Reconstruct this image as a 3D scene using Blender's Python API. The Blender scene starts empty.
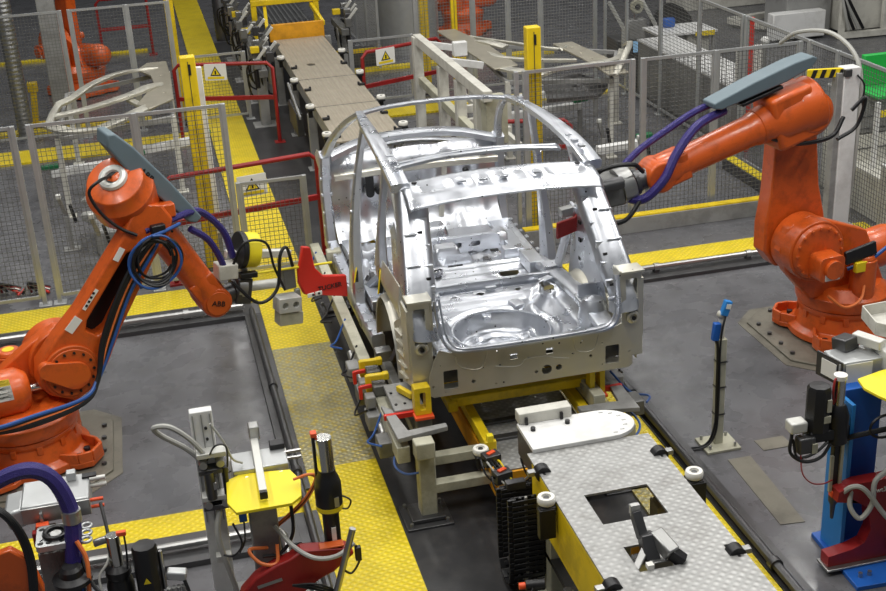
import bpy, math, random
from mathutils import Vector, Matrix, noise
from mathutils.geometry import tessellate_polygon
random.seed(7)
PI = math.pi
COL = bpy.context.scene.collection
XF = {}
V = Vector

# ---------------------------------------------------------------- materials
MAT = {}
def material(name, color, rough=0.5, metal=0.0, bump=0.0, bscale=40.0, var=0.0, vscale=6.0, coat=0.0, dirt=None, dirt_amt=0.0, dscale=3.0, emit=0.0, rvar=0.0, pattern=None, alpha=1.0):
    m = bpy.data.materials.new(name); m.use_nodes = True
    nt = m.node_tree; N = nt.nodes; Lk = nt.links
    b = N['Principled BSDF']
    b.inputs['Base Color'].default_value = (*color, 1)
    b.inputs['Roughness'].default_value = rough
    b.inputs['Metallic'].default_value = metal
    if coat: b.inputs['Coat Weight'].default_value = coat; b.inputs['Coat Roughness'].default_value = 0.15
    if alpha < 1: b.inputs['Alpha'].default_value = alpha
    if emit:
        b.inputs['Emission Color'].default_value = (*color, 1); b.inputs['Emission Strength'].default_value = emit
    tc = N.new('ShaderNodeTexCoord')
    src = None
    if var or dirt:
        rgb = N.new('ShaderNodeRGB'); rgb.outputs[0].default_value = (*color, 1); src = rgb.outputs[0]
    if var:
        nz = N.new('ShaderNodeTexNoise'); nz.inputs['Scale'].default_value = vscale; nz.inputs['Detail'].default_value = 6
        Lk.new(tc.outputs['Object'], nz.inputs['Vector'])
        mr = N.new('ShaderNodeMapRange'); mr.inputs[1].default_value = .3; mr.inputs[2].default_value = .7
        mr.inputs[3].default_value = 1-var; mr.inputs[4].default_value = 1+var
        Lk.new(nz.outputs['Fac'], mr.inputs[0])
        mx = N.new('ShaderNodeVectorMath'); mx.operation = 'SCALE'
        Lk.new(src, mx.inputs[0]); Lk.new(mr.outputs[0], mx.inputs['Scale']); src = mx.outputs[0]
    if dirt:
        nz = N.new('ShaderNodeTexNoise'); nz.inputs['Scale'].default_value = dscale; nz.inputs['Detail'].default_value = 9; nz.inputs['Roughness'].default_value = .7
        Lk.new(tc.outputs['Object'], nz.inputs['Vector'])
        mr = N.new('ShaderNodeMapRange'); mr.inputs[1].default_value = .48; mr.inputs[2].default_value = .62
        mr.inputs[3].default_value = 0; mr.inputs[4].default_value = dirt_amt
        Lk.new(nz.outputs['Fac'], mr.inputs[0])
        mx = N.new('ShaderNodeMix'); mx.data_type = 'RGBA'
        Lk.new(mr.outputs[0], mx.inputs[0]); Lk.new(src, mx.inputs[6]); mx.inputs[7].default_value = (*dirt, 1); src = mx.outputs[2]
    if src: Lk.new(src, b.inputs['Base Color'])
    if rvar:
        nz = N.new('ShaderNodeTexNoise'); nz.inputs['Scale'].default_value = vscale*1.7; nz.inputs['Detail'].default_value = 5
        Lk.new(tc.outputs['Object'], nz.inputs['Vector'])
        mr = N.new('ShaderNodeMapRange'); mr.inputs[1].default_value = .3; mr.inputs[2].default_value = .7
        mr.inputs[3].default_value = max(0.03, rough-rvar); mr.inputs[4].default_value = rough+rvar
        Lk.new(nz.outputs['Fac'], mr.inputs[0]); Lk.new(mr.outputs[0], b.inputs['Roughness'])
    if bump and pattern in (None, 'spots'):
        nz = N.new('ShaderNodeTexNoise'); nz.inputs['Scale'].default_value = bscale; nz.inputs['Detail'].default_value = 4
        Lk.new(tc.outputs['Object'], nz.inputs['Vector'])
        bp = N.new('ShaderNodeBump'); bp.inputs['Strength'].default_value = bump; bp.inputs['Distance'].default_value = .02
        Lk.new(nz.outputs['Fac'], bp.inputs['Height']); Lk.new(bp.outputs[0], b.inputs['Normal'])
    if pattern == 'tread':        # raised lozenge pattern of tread plate
        def wave(ax, ay, ph):
            dp = N.new('ShaderNodeVectorMath'); dp.operation = 'DOT_PRODUCT'; dp.inputs[1].default_value = (ax, ay, 0)
            Lk.new(tc.outputs['Object'], dp.inputs[0])
            s = N.new('ShaderNodeMath'); s.operation = 'SINE'; Lk.new(dp.outputs['Value'], s.inputs[0]); return s.outputs[0]
        k = bscale
        a_ = wave(k, k, 0); c_ = wave(k, -k, 0)
        mu = N.new('ShaderNodeMath'); mu.operation = 'MULTIPLY'; Lk.new(a_, mu.inputs[0]); Lk.new(c_, mu.inputs[1])
        ab = N.new('ShaderNodeMath'); ab.operation = 'POWER'
        aa = N.new('ShaderNodeMath'); aa.operation = 'ABSOLUTE'; Lk.new(mu.outputs[0], aa.inputs[0]); Lk.new(aa.outputs[0], ab.inputs[0]); ab.inputs[1].default_value = 2.0
        bp = N.new('ShaderNodeBump'); bp.inputs['Strength'].default_value = bump; bp.inputs['Distance'].default_value = .006
        Lk.new(ab.outputs[0], bp.inputs['Height']); Lk.new(bp.outputs[0], b.inputs['Normal'])
        # worn lozenge tops: a little lighter than the plate between them
        if src:
            mr = N.new('ShaderNodeMapRange'); mr.inputs[3].default_value = .82; mr.inputs[4].default_value = 1.12
            Lk.new(ab.outputs[0], mr.inputs[0])
            mx = N.new('ShaderNodeVectorMath'); mx.operation = 'SCALE'
            Lk.new(src, mx.inputs[0]); Lk.new(mr.outputs[0], mx.inputs['Scale']); Lk.new(mx.outputs[0], b.inputs['Base Color'])
    if pattern == 'spots':        # small drilled holes and weld spots
        vo = N.new('ShaderNodeTexVoronoi'); vo.inputs['Scale'].default_value = 11
        Lk.new(tc.outputs['Object'], vo.inputs['Vector'])
        lt = N.new('ShaderNodeMath'); lt.operation = 'LESS_THAN'; lt.inputs[1].default_value = .085; Lk.new(vo.outputs['Distance'], lt.inputs[0])
        sp = N.new('ShaderNodeSeparateColor'); Lk.new(vo.outputs['Color'], sp.inputs[0])
        g2 = N.new('ShaderNodeMath'); g2.operation = 'GREATER_THAN'; g2.inputs[1].default_value = .35; Lk.new(sp.outputs[0], g2.inputs[0])
        mu = N.new('ShaderNodeMath'); mu.operation = 'MULTIPLY'; Lk.new(lt.outputs[0], mu.inputs[0]); Lk.new(g2.outputs[0], mu.inputs[1])
        mx = N.new('ShaderNodeMix'); mx.data_type = 'RGBA'; Lk.new(mu.outputs[0], mx.inputs[0]); Lk.new(src, mx.inputs[6]); mx.inputs[7].default_value = (.03,.03,.03,1)
        Lk.new(mx.outputs[2], b.inputs['Base Color'])
    if pattern == 'ribs':
        dp = N.new('ShaderNodeVectorMath'); dp.operation = 'DOT_PRODUCT'; dp.inputs[1].default_value = (bscale, 0, 0)
        Lk.new(tc.outputs['Object'], dp.inputs[0])
        s = N.new('ShaderNodeMath'); s.operation = 'SINE'; Lk.new(dp.outputs['Value'], s.inputs[0])
        bp = N.new('ShaderNodeBump'); bp.inputs['Strength'].default_value = bump; bp.inputs['Distance'].default_value = .02
        Lk.new(s.outputs[0], bp.inputs['Height']); Lk.new(bp.outputs[0], b.inputs['Normal'])
    MAT[name] = m
    return m
def lin(r, g, b): return tuple(((c/255+.055)/1.055)**2.4 if c/255 > .04045 else c/255/12.92 for c in (r, g, b))

material('orange', lin(216,94,30), .36, 0, .03, 60, .06, 5, coat=.25, dirt=lin(95,42,22), dirt_amt=.35, dscale=5)
material('orange_dark', lin(200,90,32), .45, 0, .03, 60, .08, 5)
material('body_metal', lin(212,215,221), .33, .92, .10, 7, .06, 3, rvar=.1, pattern='spots')
material('body_metal_b', lin(216,213,200), .42, .8, .08, 7, .06, 3, rvar=.1, pattern='spots')
material('steel', lin(170,170,168), .35, .9, .05, 30, .08, 8)
material('steel_dark', lin(95,95,96), .42, .8, .05, 30, .1, 8)
material('alu_profile', lin(184,186,186), .4, .6, 0, 30, .06, 8)
material('alu_white', lin(214,214,208), .45, .3, .03, 30, .05, 8)
material('grey_paint', lin(150,150,148), .5, .1, .02, 50, .06, 4, dirt=lin(90,88,84), dirt_amt=.4)
material('light_paint', lin(208,206,196), .5, 0, .02, 50, .05, 4, dirt=lin(140,136,125), dirt_amt=.35)
material('beige_paint', lin(186,184,164), .5, .1, .02, 50, .06, 4, dirt=lin(110,106,90), dirt_amt=.4)
material('white_paint', lin(228,228,226), .45, 0, .02, 50, .04, 4, dirt=lin(170,168,160), dirt_amt=.3)
material('yellow_paint', lin(232,200,28), .42, 0, .03, 50, .06, 5, dirt=lin(130,108,30), dirt_amt=.4)
material('yellow_bright', lin(240,220,40), .45, 0, .02, 50, .03, 5)
material('yellow_orange', lin(226,158,28), .45, 0, .03, 50, .06, 5, dirt=lin(120,80,25), dirt_amt=.3)
material('red_paint', lin(150,28,26), .45, 0, .03, 50, .06, 5, dirt=lin(80,25,22), dirt_amt=.3)
material('red_bright', lin(214,46,32), .4, 0, .03, 50, .04, 5)
material('blue_paint', lin(28,92,178), .42, 0, .03, 50, .05, 5)
material('black_plastic', lin(26,26,28), .4, 0, .04, 40, .1, 8)
material('black_rubber', lin(18,18,19), .6, 0, .04, 40, .1, 8)
material('cable_black', lin(22,22,24), .45, 0, 0, 40, .1, 8)
material('cable_blue', lin(38,82,150), .4)
material('cable_orange', lin(226,120,60), .45)
material('cable_purple', lin(46,36,112), .38, 0, .5, 160, .1, 20)
material('cable_grey', lin(178,178,172), .45)
material('cover_grey', lin(104,120,128), .5, 0, .04, 30, .05, 6)
material('label_white', lin(236,234,226), .5)
material('print_black', lin(25,25,25), .6)
material('print_yellow', lin(240,212,30), .5)
material('green_plastic', lin(16,110,66), .45)
material('green_bright', lin(34,170,70), .5)
material('blue_bright', lin(40,130,205), .4)
material('chrome', lin(205,205,200), .18, 1.0, 0)
material('cast_grey', lin(120,120,118), .5, .6, .2, 60, .15, 12)
material('base_plate', lin(128,124,112), .5, .35, .08, 20, .15, 6, dirt=lin(70,66,60), dirt_amt=.6)
material('yellow_tread', lin(236,210,34), .42, .05, .9, 44, .05, 5, dirt=lin(160,142,50), dirt_amt=.22, dscale=2.6, pattern='tread')
material('worn_tread', lin(170,164,128), .42, .35, .9, 44, .14, 9, dirt=lin(206,180,44), dirt_amt=.8, dscale=22, pattern='tread')
material('deck_tread', lin(176,176,174), .42, .5, .45, 44, .09, 6, dirt=lin(142,140,136), dirt_amt=.5, dscale=4, pattern='tread')
material('deck_tan', lin(178,168,150), .45, .3, .5, 74, .06, 4, pattern='ribs')
material('orange_cap', lin(232,86,40), .45)
material('floor_dark', lin(46,46,48), .4, 0, .05, 20, .12, 3, dirt=lin(70,68,66), dirt_amt=.4, dscale=3)
material('wall_grey', lin(120,122,124), .7)
material('mesh_wire', lin(112,112,110), .5, .4)
material('mesh_wire_light', lin(150,150,148), .5, .3)
material('screen_lit', lin(120,160,190), .3, emit=.8)

# ---------------------------------------------------------------- mesh builder
def frame_of(d, up=None):
    d = V(d).normalized()
    up = V(up) if up else (V((0,0,1)) if abs(d.z) < .93 else V((0,1,0)))
    s = d.cross(up).normalized(); u = s.cross(d).normalized()
    return s, u, d
def cr(pts, n):     # catmull-rom through points, n samples per span
    P = [V(p) for p in pts]
    if len(P) < 3: 
        return [P[0].lerp(P[1], i/n) for i in range(n+1)]
    Q = [P[0]*2-P[1]] + P + [P[-1]*2-P[-2]]; out = []
    for i in range(1, len(Q)-2):
        a,b,c,d = Q[i-1:i+3]
        for k in range(n):
            t = k/n
            out.append(.5*((2*b)+(c-a)*t+(2*a-5*b+4*c-d)*t*t+(3*b-a-3*c+d)*t**3))
    out.append(P[-1].copy()); return out
class MB:
    def __init__(s): s.v = []; s.f = []
    def add(s, vs, fs):
        o = len(s.v); s.v += [V(a) for a in vs]; s.f += [tuple(i+o for i in f) for f in fs]; return s
    def box(s, c, d, rz=0, M=None):
        x,y,z = d[0]/2, d[1]/2, d[2]/2
        R = M or Matrix.Rotation(rz, 3, 'Z'); c = V(c)
        vs = [c + R @ V((sx*x, sy*y, sz*z)) for sx in (-1,1) for sy in (-1,1) for sz in (-1,1)]
        return s.add(vs, [(0,1,3,2),(4,6,7,5),(0,4,5,1),(2,3,7,6),(0,2,6,4),(1,5,7,3)])
    def bx(s, x0,x1,y0,y1,z0,z1): return s.box(((x0+x1)/2,(y0+y1)/2,(z0+z1)/2), (abs(x1-x0),abs(y1-y0),abs(z1-z0)))
    def beam(s, a, b, w, h, up=None):
        a, b = V(a), V(b); S,U,D = frame_of(b-a, up)
        vs = [p + S*(i*w/2) + U*(j*h/2) for p in (a,b) for i,j in ((-1,-1),(1,-1),(1,1),(-1,1))]
        return s.add(vs, [(3,2,1,0),(4,5,6,7),(0,1,5,4),(1,2,6,5),(2,3,7,6),(3,0,4,7)])
    def cyl(s, a, b, r0, r1=None, n=20, caps=True):
        r1 = r0 if r1 is None else r1; a, b = V(a), V(b); S,U,D = frame_of(b-a)
        vs = []
        for p, r in ((a,r0),(b,r1)):
            vs += [p + S*(r*math.cos(2*PI*k/n)) + U*(r*math.sin(2*PI*k/n)) for k in range(n)]
        fs = [(k,(k+1)%n,n+(k+1)%n,n+k) for k in range(n)]
        if caps: fs += [tuple(range(n))[::-1], tuple(range(n,2*n))]
        return s.add(vs, fs)
    def lathe(s, prof, o, axis=(0,0,1), n=28):   # prof: (radius, height)
        S,U,D = frame_of(axis); o = V(o); vs = []; m = len(prof)
        for r, h in prof: vs += [o + D*h + S*(r*math.cos(2*PI*k/n)) + U*(r*math.sin(2*PI*k/n)) for k in range(n)]
        fs = [(i*n+k, i*n+(k+1)%n, (i+1)*n+(k+1)%n, (i+1)*n+k) for i in range(m-1) for k in range(n)]
        if prof[0][0] > 1e-4: fs.append(tuple(range(n))[::-1])
        if prof[-1][0] > 1e-4: fs.append(tuple(range((m-1)*n, m*n)))
        return s.add(vs, fs)
    def tube(s, pts, r, n=8, sm=6, caps=True, closed=False):
        P = cr(pts, sm) if sm > 1 else [V(p) for p in pts]
        m = len(P); vs = []; T = (P[1]-P[0]).normalized(); S,U,_ = frame_of(T)
        for i, p in enumerate(P):
            t = (P[min(i+1,m-1)]-P[max(i-1,0)]).normalized()
            U = (U - t*U.dot(t)).normalized(); S = t.cross(U)
            rr = r[0]+(r[1]-r[0])*i/(m-1) if isinstance(r, tuple) else r
            vs += [p + S*(rr*math.cos(2*PI*k/n)) + U*(rr*math.sin(2*PI*k/n)) for k in range(n)]
        fs = [(i*n+k, i*n+(k+1)%n, (i+1)*n+(k+1)%n, (i+1)*n+k) for i in range(m-1) for k in range(n)]
        if caps: fs += [tuple(range(n))[::-1], tuple(range((m-1)*n, m*n))]
        return s.add(vs, fs)
    def ring(s, c, axis, R, r, n=28, m=8):
        S,U,D = frame_of(axis); c = V(c); vs = []
        for i in range(n):
            a = 2*PI*i/n; e = S*math.cos(a)+U*math.sin(a)
            vs += [c + e*(R + r*math.cos(2*PI*k/m)) + D*(r*math.sin(2*PI*k/m)) for k in range(m)]
        return s.add(vs, [(i*m+k, ((i+1)%n)*m+k, ((i+1)%n)*m+(k+1)%m, i*m+(k+1)%m) for i in range(n) for k in range(m)])
    def ball(s, c, r, n=14, sc=(1,1,1)):
        c = V(c); vs = [c+V((0,0,r*sc[2]))]; m = n//2
        for i in range(1,m):
            for k in range(n):
                a = PI*i/m; b = 2*PI*k/n
                vs.append(c+V((r*sc[0]*math.sin(a)*math.cos(b), r*sc[1]*math.sin(a)*math.sin(b), r*sc[2]*math.cos(a))))
        vs.append(c-V((0,0,r*sc[2]))); fs = [(0,1+k,1+(k+1)%n) for k in range(n)]
        for i in range(m-2): fs += [(1+i*n+k, 1+(i+1)*n+k, 1+(i+1)*n+(k+1)%n, 1+i*n+(k+1)%n) for k in range(n)]
        e = len(vs)-1; b = 1+(m-2)*n; fs += [(e, b+(k+1)%n, b+k) for k in range(n)]
        return s.add(vs, fs)
    def prism(s, poly, o, u, v, depth, holes=()):   # 2-D outline (with holes) in frame o,u,v extruded along u x v
        o,u,v = V(o),V(u).normalized(),V(v).normalized(); w = u.cross(v).normalized()*depth
        loops = [list(poly)] + [list(h) for h in holes]
        flat = [p for l in loops for p in l]; n = len(flat)
        tris = tessellate_polygon([[V((p[0],p[1],0)) for p in l] for l in loops])
        A = [o+u*p[0]+v*p[1] for p in flat]; B = [a+w for a in A]; fs = []
        for t in tris:
            p,q,r = [flat[i] for i in t]
            area = (q[0]-p[0])*(r[1]-p[1])-(r[0]-p[0])*(q[1]-p[1])
            if abs(area) < 1e-12: continue
            t = tuple(t) if area > 0 else tuple(t)[::-1]
            fs.append(t[::-1]); fs.append(tuple(i+n for i in t))
        k = 0
        for li, l in enumerate(loops):
            m = len(l); ar = sum(l[i][0]*l[(i+1)%m][1]-l[(i+1)%m][0]*l[i][1] for i in range(m))
            ccw = (ar > 0) == (li == 0)
            for i in range(m):
                a, b = k+i, k+(i+1)%m
                fs.append((a,b,b+n,a+n) if ccw else (b,a,a+n,b+n))
            k += m
        return s.add(A+B, fs)
    def sheet(s, rows, nu=4, nv=4, thick=.006):   # smooth surface through a grid of points, given thickness
        R = [cr(r, nu) for r in rows]; m = len(R[0])
        cols = [cr([r[j] for r in R], nv) for j in range(m)]; n = len(cols[0])
        G = [[cols[j][i] for j in range(m)] for i in range(n)]
        def nrm(i,j):
            a = G[min(i+1,n-1)][j]-G[max(i-1,0)][j]; b = G[i][min(j+1,m-1)]-G[i][max(j-1,0)]
            c = a.cross(b); return c.normalized() if c.length > 1e-9 else V((0,0,1))
        top = [G[i][j]+nrm(i,j)*thick/2 for i in range(n) for j in range(m)]; bot = [G[i][j]-nrm(i,j)*thick/2 for i in range(n) for j in range(m)]
        K = n*m; fs = []
        for i in range(n-1):
            for j in range(m-1):
                q = (i*m+j, i*m+j+1, (i+1)*m+j+1, (i+1)*m+j); fs.append(q[::-1]); fs.append(tuple(a+K for a in q))
        edge = [j for j in range(m)] + [i*m+m-1 for i in range(1,n)] + [(n-1)*m+j for j in range(m-2,-1,-1)] + [i*m for i in range(n-2,0,-1)]
        for a, b in zip(edge, edge[1:]+edge[:1]): fs.append((a,b,b+K,a+K))
        return s.add(top+bot, fs)
    def sweep(s, pts, wh, side=(1,0,0), sm=5):   # rectangular section (w along side, h across) along a smooth path; wh list per point or one pair
        if not isinstance(wh, list): wh = [wh]*len(pts)
        P = cr(pts, sm); Wd = cr([V((a[0],a[1],0)) for a in wh], sm); m = len(P); vs = []; sd = V(side).normalized()
        for i, p in enumerate(P):
            t = (P[min(i+1,m-1)]-P[max(i-1,0)]).normalized(); S = (sd - t*sd.dot(t)).normalized(); U = t.cross(S)
            w, h = Wd[i].x/2, Wd[i].y/2; c = .28
            for a,b in ((-1,-1+c),(-1+c,-1),(1-c,-1),(1,-1+c),(1,1-c),(1-c,1),(-1+c,1),(-1,1-c)): vs.append(p+S*(a*w)+U*(b*h))
        n = 8; fs = [(i*n+k, (i+1)*n+k, (i+1)*n+(k+1)%n, i*n+(k+1)%n) for i in range(m-1) for k in range(n)]
        fs += [tuple(range(n)), tuple(range((m-1)*n, m*n))[::-1]]
        return s.add(vs, fs)
    def mirror(s, axis=0, at=0.0):   # add the mirror image across x = at
        n = len(s.v); s.v += [V((2*at-p.x, p.y, p.z)) for p in s.v[:n]] if axis == 0 else [V((p.x, 2*at-p.y, p.z)) for p in s.v[:n]]
        s.f += [tuple(i+n for i in f)[::-1] for f in s.f[:]]; return s
    def xform(s, M): s.v = [M @ p for p in s.v]; return s
    def build(s, name, mat, parent=None, bevel=0.0, angle=35, seg=2, smooth=True, world=True):
        M = XF.get(parent, Matrix.Identity(4)) if (parent and world) else Matrix.Identity(4)
        Mi = M.inverted()
        me = bpy.data.meshes.new(name); me.from_pydata([tuple(Mi @ p) for p in s.v], [], s.f); me.update()
        if smooth:
            me.shade_smooth(); me.set_sharp_from_angle(angle=math.radians(angle))
        me.materials.append(MAT[mat] if isinstance(mat, str) else mat)
        o = bpy.data.objects.new(name, me); COL.objects.link(o)
        if parent: o.parent = parent; XF[o] = XF.get(parent, Matrix.Identity(4))
        if bevel:
            b = o.modifiers.new('bevel', 'BEVEL'); b.width = bevel; b.segments = seg; b.limit_method = 'ANGLE'; b.angle_limit = math.radians(40); b.harden_normals = False
        return o
def rrect(w, h, r, n=5, cx=0, cy=0):
    out = []
    for sx, sy, a0 in ((1,1,0),(-1,1,90),(-1,-1,180),(1,-1,270)):
        for k in range(n+1):
            a = math.radians(a0+90*k/n); out.append((cx+sx*(w/2-r)+r*math.cos(a), cy+sy*(h/2-r)+r*math.sin(a)))
    return out
def circ(cx, cy, r, n=16, ry=None):
    return [(cx+r*math.cos(2*PI*k/n), cy+(ry or r)*math.sin(2*PI*k/n)) for k in range(n)]
def poly_thick(pts, w):   # 2-D stadium outline around two circles (x,y,r),(x,y,r)
    (x0,y0,r0),(x1,y1,r1) = pts; d = math.hypot(x1-x0,y1-y0); a = math.atan2(y1-y0,x1-x0); b = math.acos((r0-r1)/d); out = []
    for k in range(13):
        t = a+b+(2*PI-2*b)*k/12; out.append((x0+r0*math.cos(t), y0+r0*math.sin(t)))
    for k in range(13):
        t = a-b+(2*b)*k/12; out.append((x1+r1*math.cos(t), y1+r1*math.sin(t)))
    return out
def tag(o, label=None, cat=None, group=None, kind=None):
    if label: o['label'] = label
    if cat: o['category'] = cat
    if group: o['group'] = group
    if kind: o['kind'] = kind
    return o
def thing(name, label, cat, loc=(0,0,0), rz=0, group=None):
    o = bpy.data.objects.new(name, None); COL.objects.link(o); o.empty_display_size = .1
    o.location = loc; o.rotation_euler = (0,0,rz)
    XF[o] = Matrix.Translation(V(loc)) @ Matrix.Rotation(rz, 4, 'Z')
    return tag(o, label, cat, group)
def struct(o): o['kind'] = 'structure'; return o
def copy_tree(o, parent=None):
    c = o.copy(); COL.objects.link(c); c.parent = parent
    for ch in [x for x in bpy.data.objects if x.parent == o]: copy_tree(ch, c)
    return c
def clone(o, loc, rz=0, label=None, group=None, cat=None):
    c = copy_tree(o); c.location = loc; c.rotation_euler = (0,0,rz); tag(c, label, cat, group); return c
def lettering(text, name, mat, parent, o, u, v, size, depth=.003):
    cu = bpy.data.curves.new('t', 'FONT'); cu.body = text; cu.size = size; cu.extrude = depth; cu.align_x = 'CENTER'; cu.align_y = 'CENTER'; cu.resolution_u = 2
    t = bpy.data.objects.new('t', cu); COL.objects.link(t)
    me = bpy.data.meshes.new_from_object(t); bpy.data.objects.remove(t); me.name = name
    u = V(u).normalized(); v = V(v).normalized(); w = u.cross(v)
    M = Matrix(((u.x,v.x,w.x,o[0]),(u.y,v.y,w.y,o[1]),(u.z,v.z,w.z,o[2]),(0,0,0,1)))
    me.transform(XF.get(parent, Matrix.Identity(4)).inverted() @ M)
    me.materials.clear(); me.materials.append(MAT[mat])
    ob = bpy.data.objects.new(name, me); COL.objects.link(ob); ob.parent = parent; XF[ob] = XF.get(parent, Matrix.Identity(4)); return ob

# ---------------------------------------------------------------- camera, light
cd = bpy.data.cameras.new('camera'); cam = bpy.data.objects.new('camera', cd); COL.objects.link(cam)
cd.sensor_width = 36; cd.lens = 1251.6/886*36; cd.clip_end = 200
R_ = V((0.96954478,-0.23977049,-0.04993032)); D_ = V((-0.13979951,-0.37441039,-0.91666404)); F_ = V((0.20109455,0.89572706,-0.39652744))
cam.matrix_world = Matrix(((R_.x,-D_.x,-F_.x,0),(R_.y,-D_.y,-F_.y,0),(R_.z,-D_.z,-F_.z,5.4),(0,0,0,1)))
sc = bpy.context.scene; sc.camera = cam
sc.view_settings.view_transform = 'Standard'; sc.view_settings.look = 'None'; sc.view_settings.exposure = 0; sc.view_settings.gamma = 1
w = bpy.data.worlds.new('world'); sc.world = w; w.use_nodes = True
w.node_tree.nodes['Background'].inputs[0].default_value = (.62,.66,.72,1); w.node_tree.nodes['Background'].inputs[1].default_value = .17
def lamp(x, y, z, sx, sy, power, color=(1,.98,.94)):
    l = bpy.data.lights.new('hall_lamp', 'AREA'); l.shape = 'RECTANGLE'; l.size = sx; l.size_y = sy; l.energy = power; l.color = color
    o = bpy.data.objects.new('hall_lamp', l); COL.objects.link(o); o.location = (x,y,z); return o
for i, x in enumerate((-3.5, 1.0, 5.5, 10.0)):
    for j, y in enumerate((5.5, 10.5, 16.5, 23.5, 30.5)):
        lamp(x+.3*((i*3+j) % 3), y, 9.0, .5, 2.6, 185 if j < 3 else 75)
# ---------------------------------------------------------------- setting
fm = material('floor_paint', lin(100,100,103), .28, 0, .04, 8, .10, 2.2, dirt=lin(70,69,70), dirt_amt=.5, dscale=2.6, rvar=.09)
struct(MB().bx(-14,26,-1,48,-.1,0).build('floor', 'floor_paint', smooth=False))
tn = [0]
def trim(mb, mat, nm='trim'):
    tn[0] += 1; return struct(mb.build('trim_%d' % tn[0], mat, smooth=False))
ZF = .03
trim(MB().bx(1.372,3.195,4,27,0,.012), 'floor_dark')
# walkway beside the line: yellow tread, worn stretch in the middle
trim(MB().bx(.78,1.37,5.0,9.0,.0,ZF), 'yellow_tread')
trim(MB().bx(.78,1.37,9.0,11.4,.0,ZF), 'worn_tread')
trim(MB().bx(.78,1.37,11.4,34,.0,ZF), 'yellow_tread')
trim(MB().bx(-6,.779,12.75,13.33,0,ZF), 'yellow_tread')
trim(MB().bx(-6,.779,8.35,8.68,0,ZF), 'yellow_tread')
trim(MB().bx(-6,.5,19.3,20.0,0,ZF), 'yellow_tread')
trim(MB().bx(4.2,8,12.16,12.52,0,ZF), 'yellow_tread')
trim(MB().bx(3.55,3.70,4.5,12.15,0,ZF), 'yellow_tread')
trim(MB().bx(3.2,3.55,4.5,12.15,0,ZF), 'worn_tread')
trim(MB().bx(3.6,7.6,19.6,20.1,0,ZF), 'yellow_tread')
# dark service kerbs along the treads
trim(MB().bx(-6,.7,12.30,12.74,0,.05), 'steel_dark')
trim(MB().bx(-6,.599,7.95,8.34,0,.05), 'steel_dark')
trim(MB().bx(.6,.775,5,8.349,0,.05), 'steel_dark')
trim(MB().bx(.6,.775,8.681,12.299,0,.05), 'steel_dark')
trim(MB().bx(4.2,7.6,11.75,12.1,0,.04), 'steel_dark')
trim(MB().bx(3.71,3.90,4.5,11.7,0,.03), 'steel_dark')
# ---------------------------------------------------------------- the car body
CX, CY = 2.57, 8.40
car = thing('car_body', 'bare silver aluminium car body shell with open tailgate frame on yellow carrier', 'car body', (CX,CY,.55))
T_ = Matrix.Translation(V((CX,CY,0)))
def cb(mb, name, mat='body_metal', parent=None, **k):
    mb.xform(T_); return mb.build(name, mat, parent or car, **k)
def both(f, name, mat='body_metal', **k):
    out = []
    for s in (-1,1):
        mb = MB(); f(mb, s); out.append(cb(mb, name, mat, **k))
    return out
# roof members
mb = MB()
mb.sweep([(-.72,2.98,2.335),(-.45,3.06,2.35),(0,3.10,2.355),(.45,3.06,2.35),(.72,2.98,2.335)], (.085,.03), side=(0,1,0))
cb(mb, 'windscreen_header')
mb = MB(); mb.sweep([(-.72,1.42,2.27),(-.35,1.46,2.30),(0,1.47,2.305),(.35,1.46,2.30),(.72,1.42,2.27)],(.12,.035),side=(0,1,0))
mb.sweep([(-.70,1.44,2.292),(0,1.48,2.325),(.70,1.44,2.292)],(.045,.02),side=(0,1,0))
cb(mb, 'roof_bow')
# broad rear roof header with pressed pockets
def hz(x, t):   # t 0 front .. 1 rear
    return 2.30+.025*(1-(x/.8)**2)-.075*t*t - .02*(abs(x) > .78)
mb = MB(); n = 48; m = 12; rows = []
vs = []
for j in range(m+1):
    for i in range(n+1):
        x = -.80+1.6*i/n; t = j/m; y = .97-.08*(x/.8)**2 - t*(.36+.03*math.cos(x*2))
        z = hz(x,t)
        ax = abs(x)
        if .40 < ax < .68 and .25 < t < .62: z -= .022
        if ax < .36 and .38 < t < .72 and (int((x+.4)*14) % 2): z -= .014
        if t > .9: z -= .035
        if t < .06: z -= .015
        vs.append((x,y,z))
fs = [(j*(n+1)+i, (j+1)*(n+1)+i, (j+1)*(n+1)+i+1, j*(n+1)+i+1) for j in range(m) for i in range(n)]
mb.add(vs, fs)
h = cb(mb, 'rear_header', angle=50); so = h.modifiers.new('s','SOLIDIFY'); so.thickness = .01
for x in (-.68,.68): cb(MB().cyl((x,.84,2.285),(x,.84,2.312),.022,n=14), 'header_clip', 'black_plastic')
for x,y in ((-.15,.72),(.02,.73),(.30,.73),(-.32,.74)): cb(MB().box((x,y,2.312),(.07,.05,.018)), 'header_bracket', 'body_metal', bevel=.003)
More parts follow.
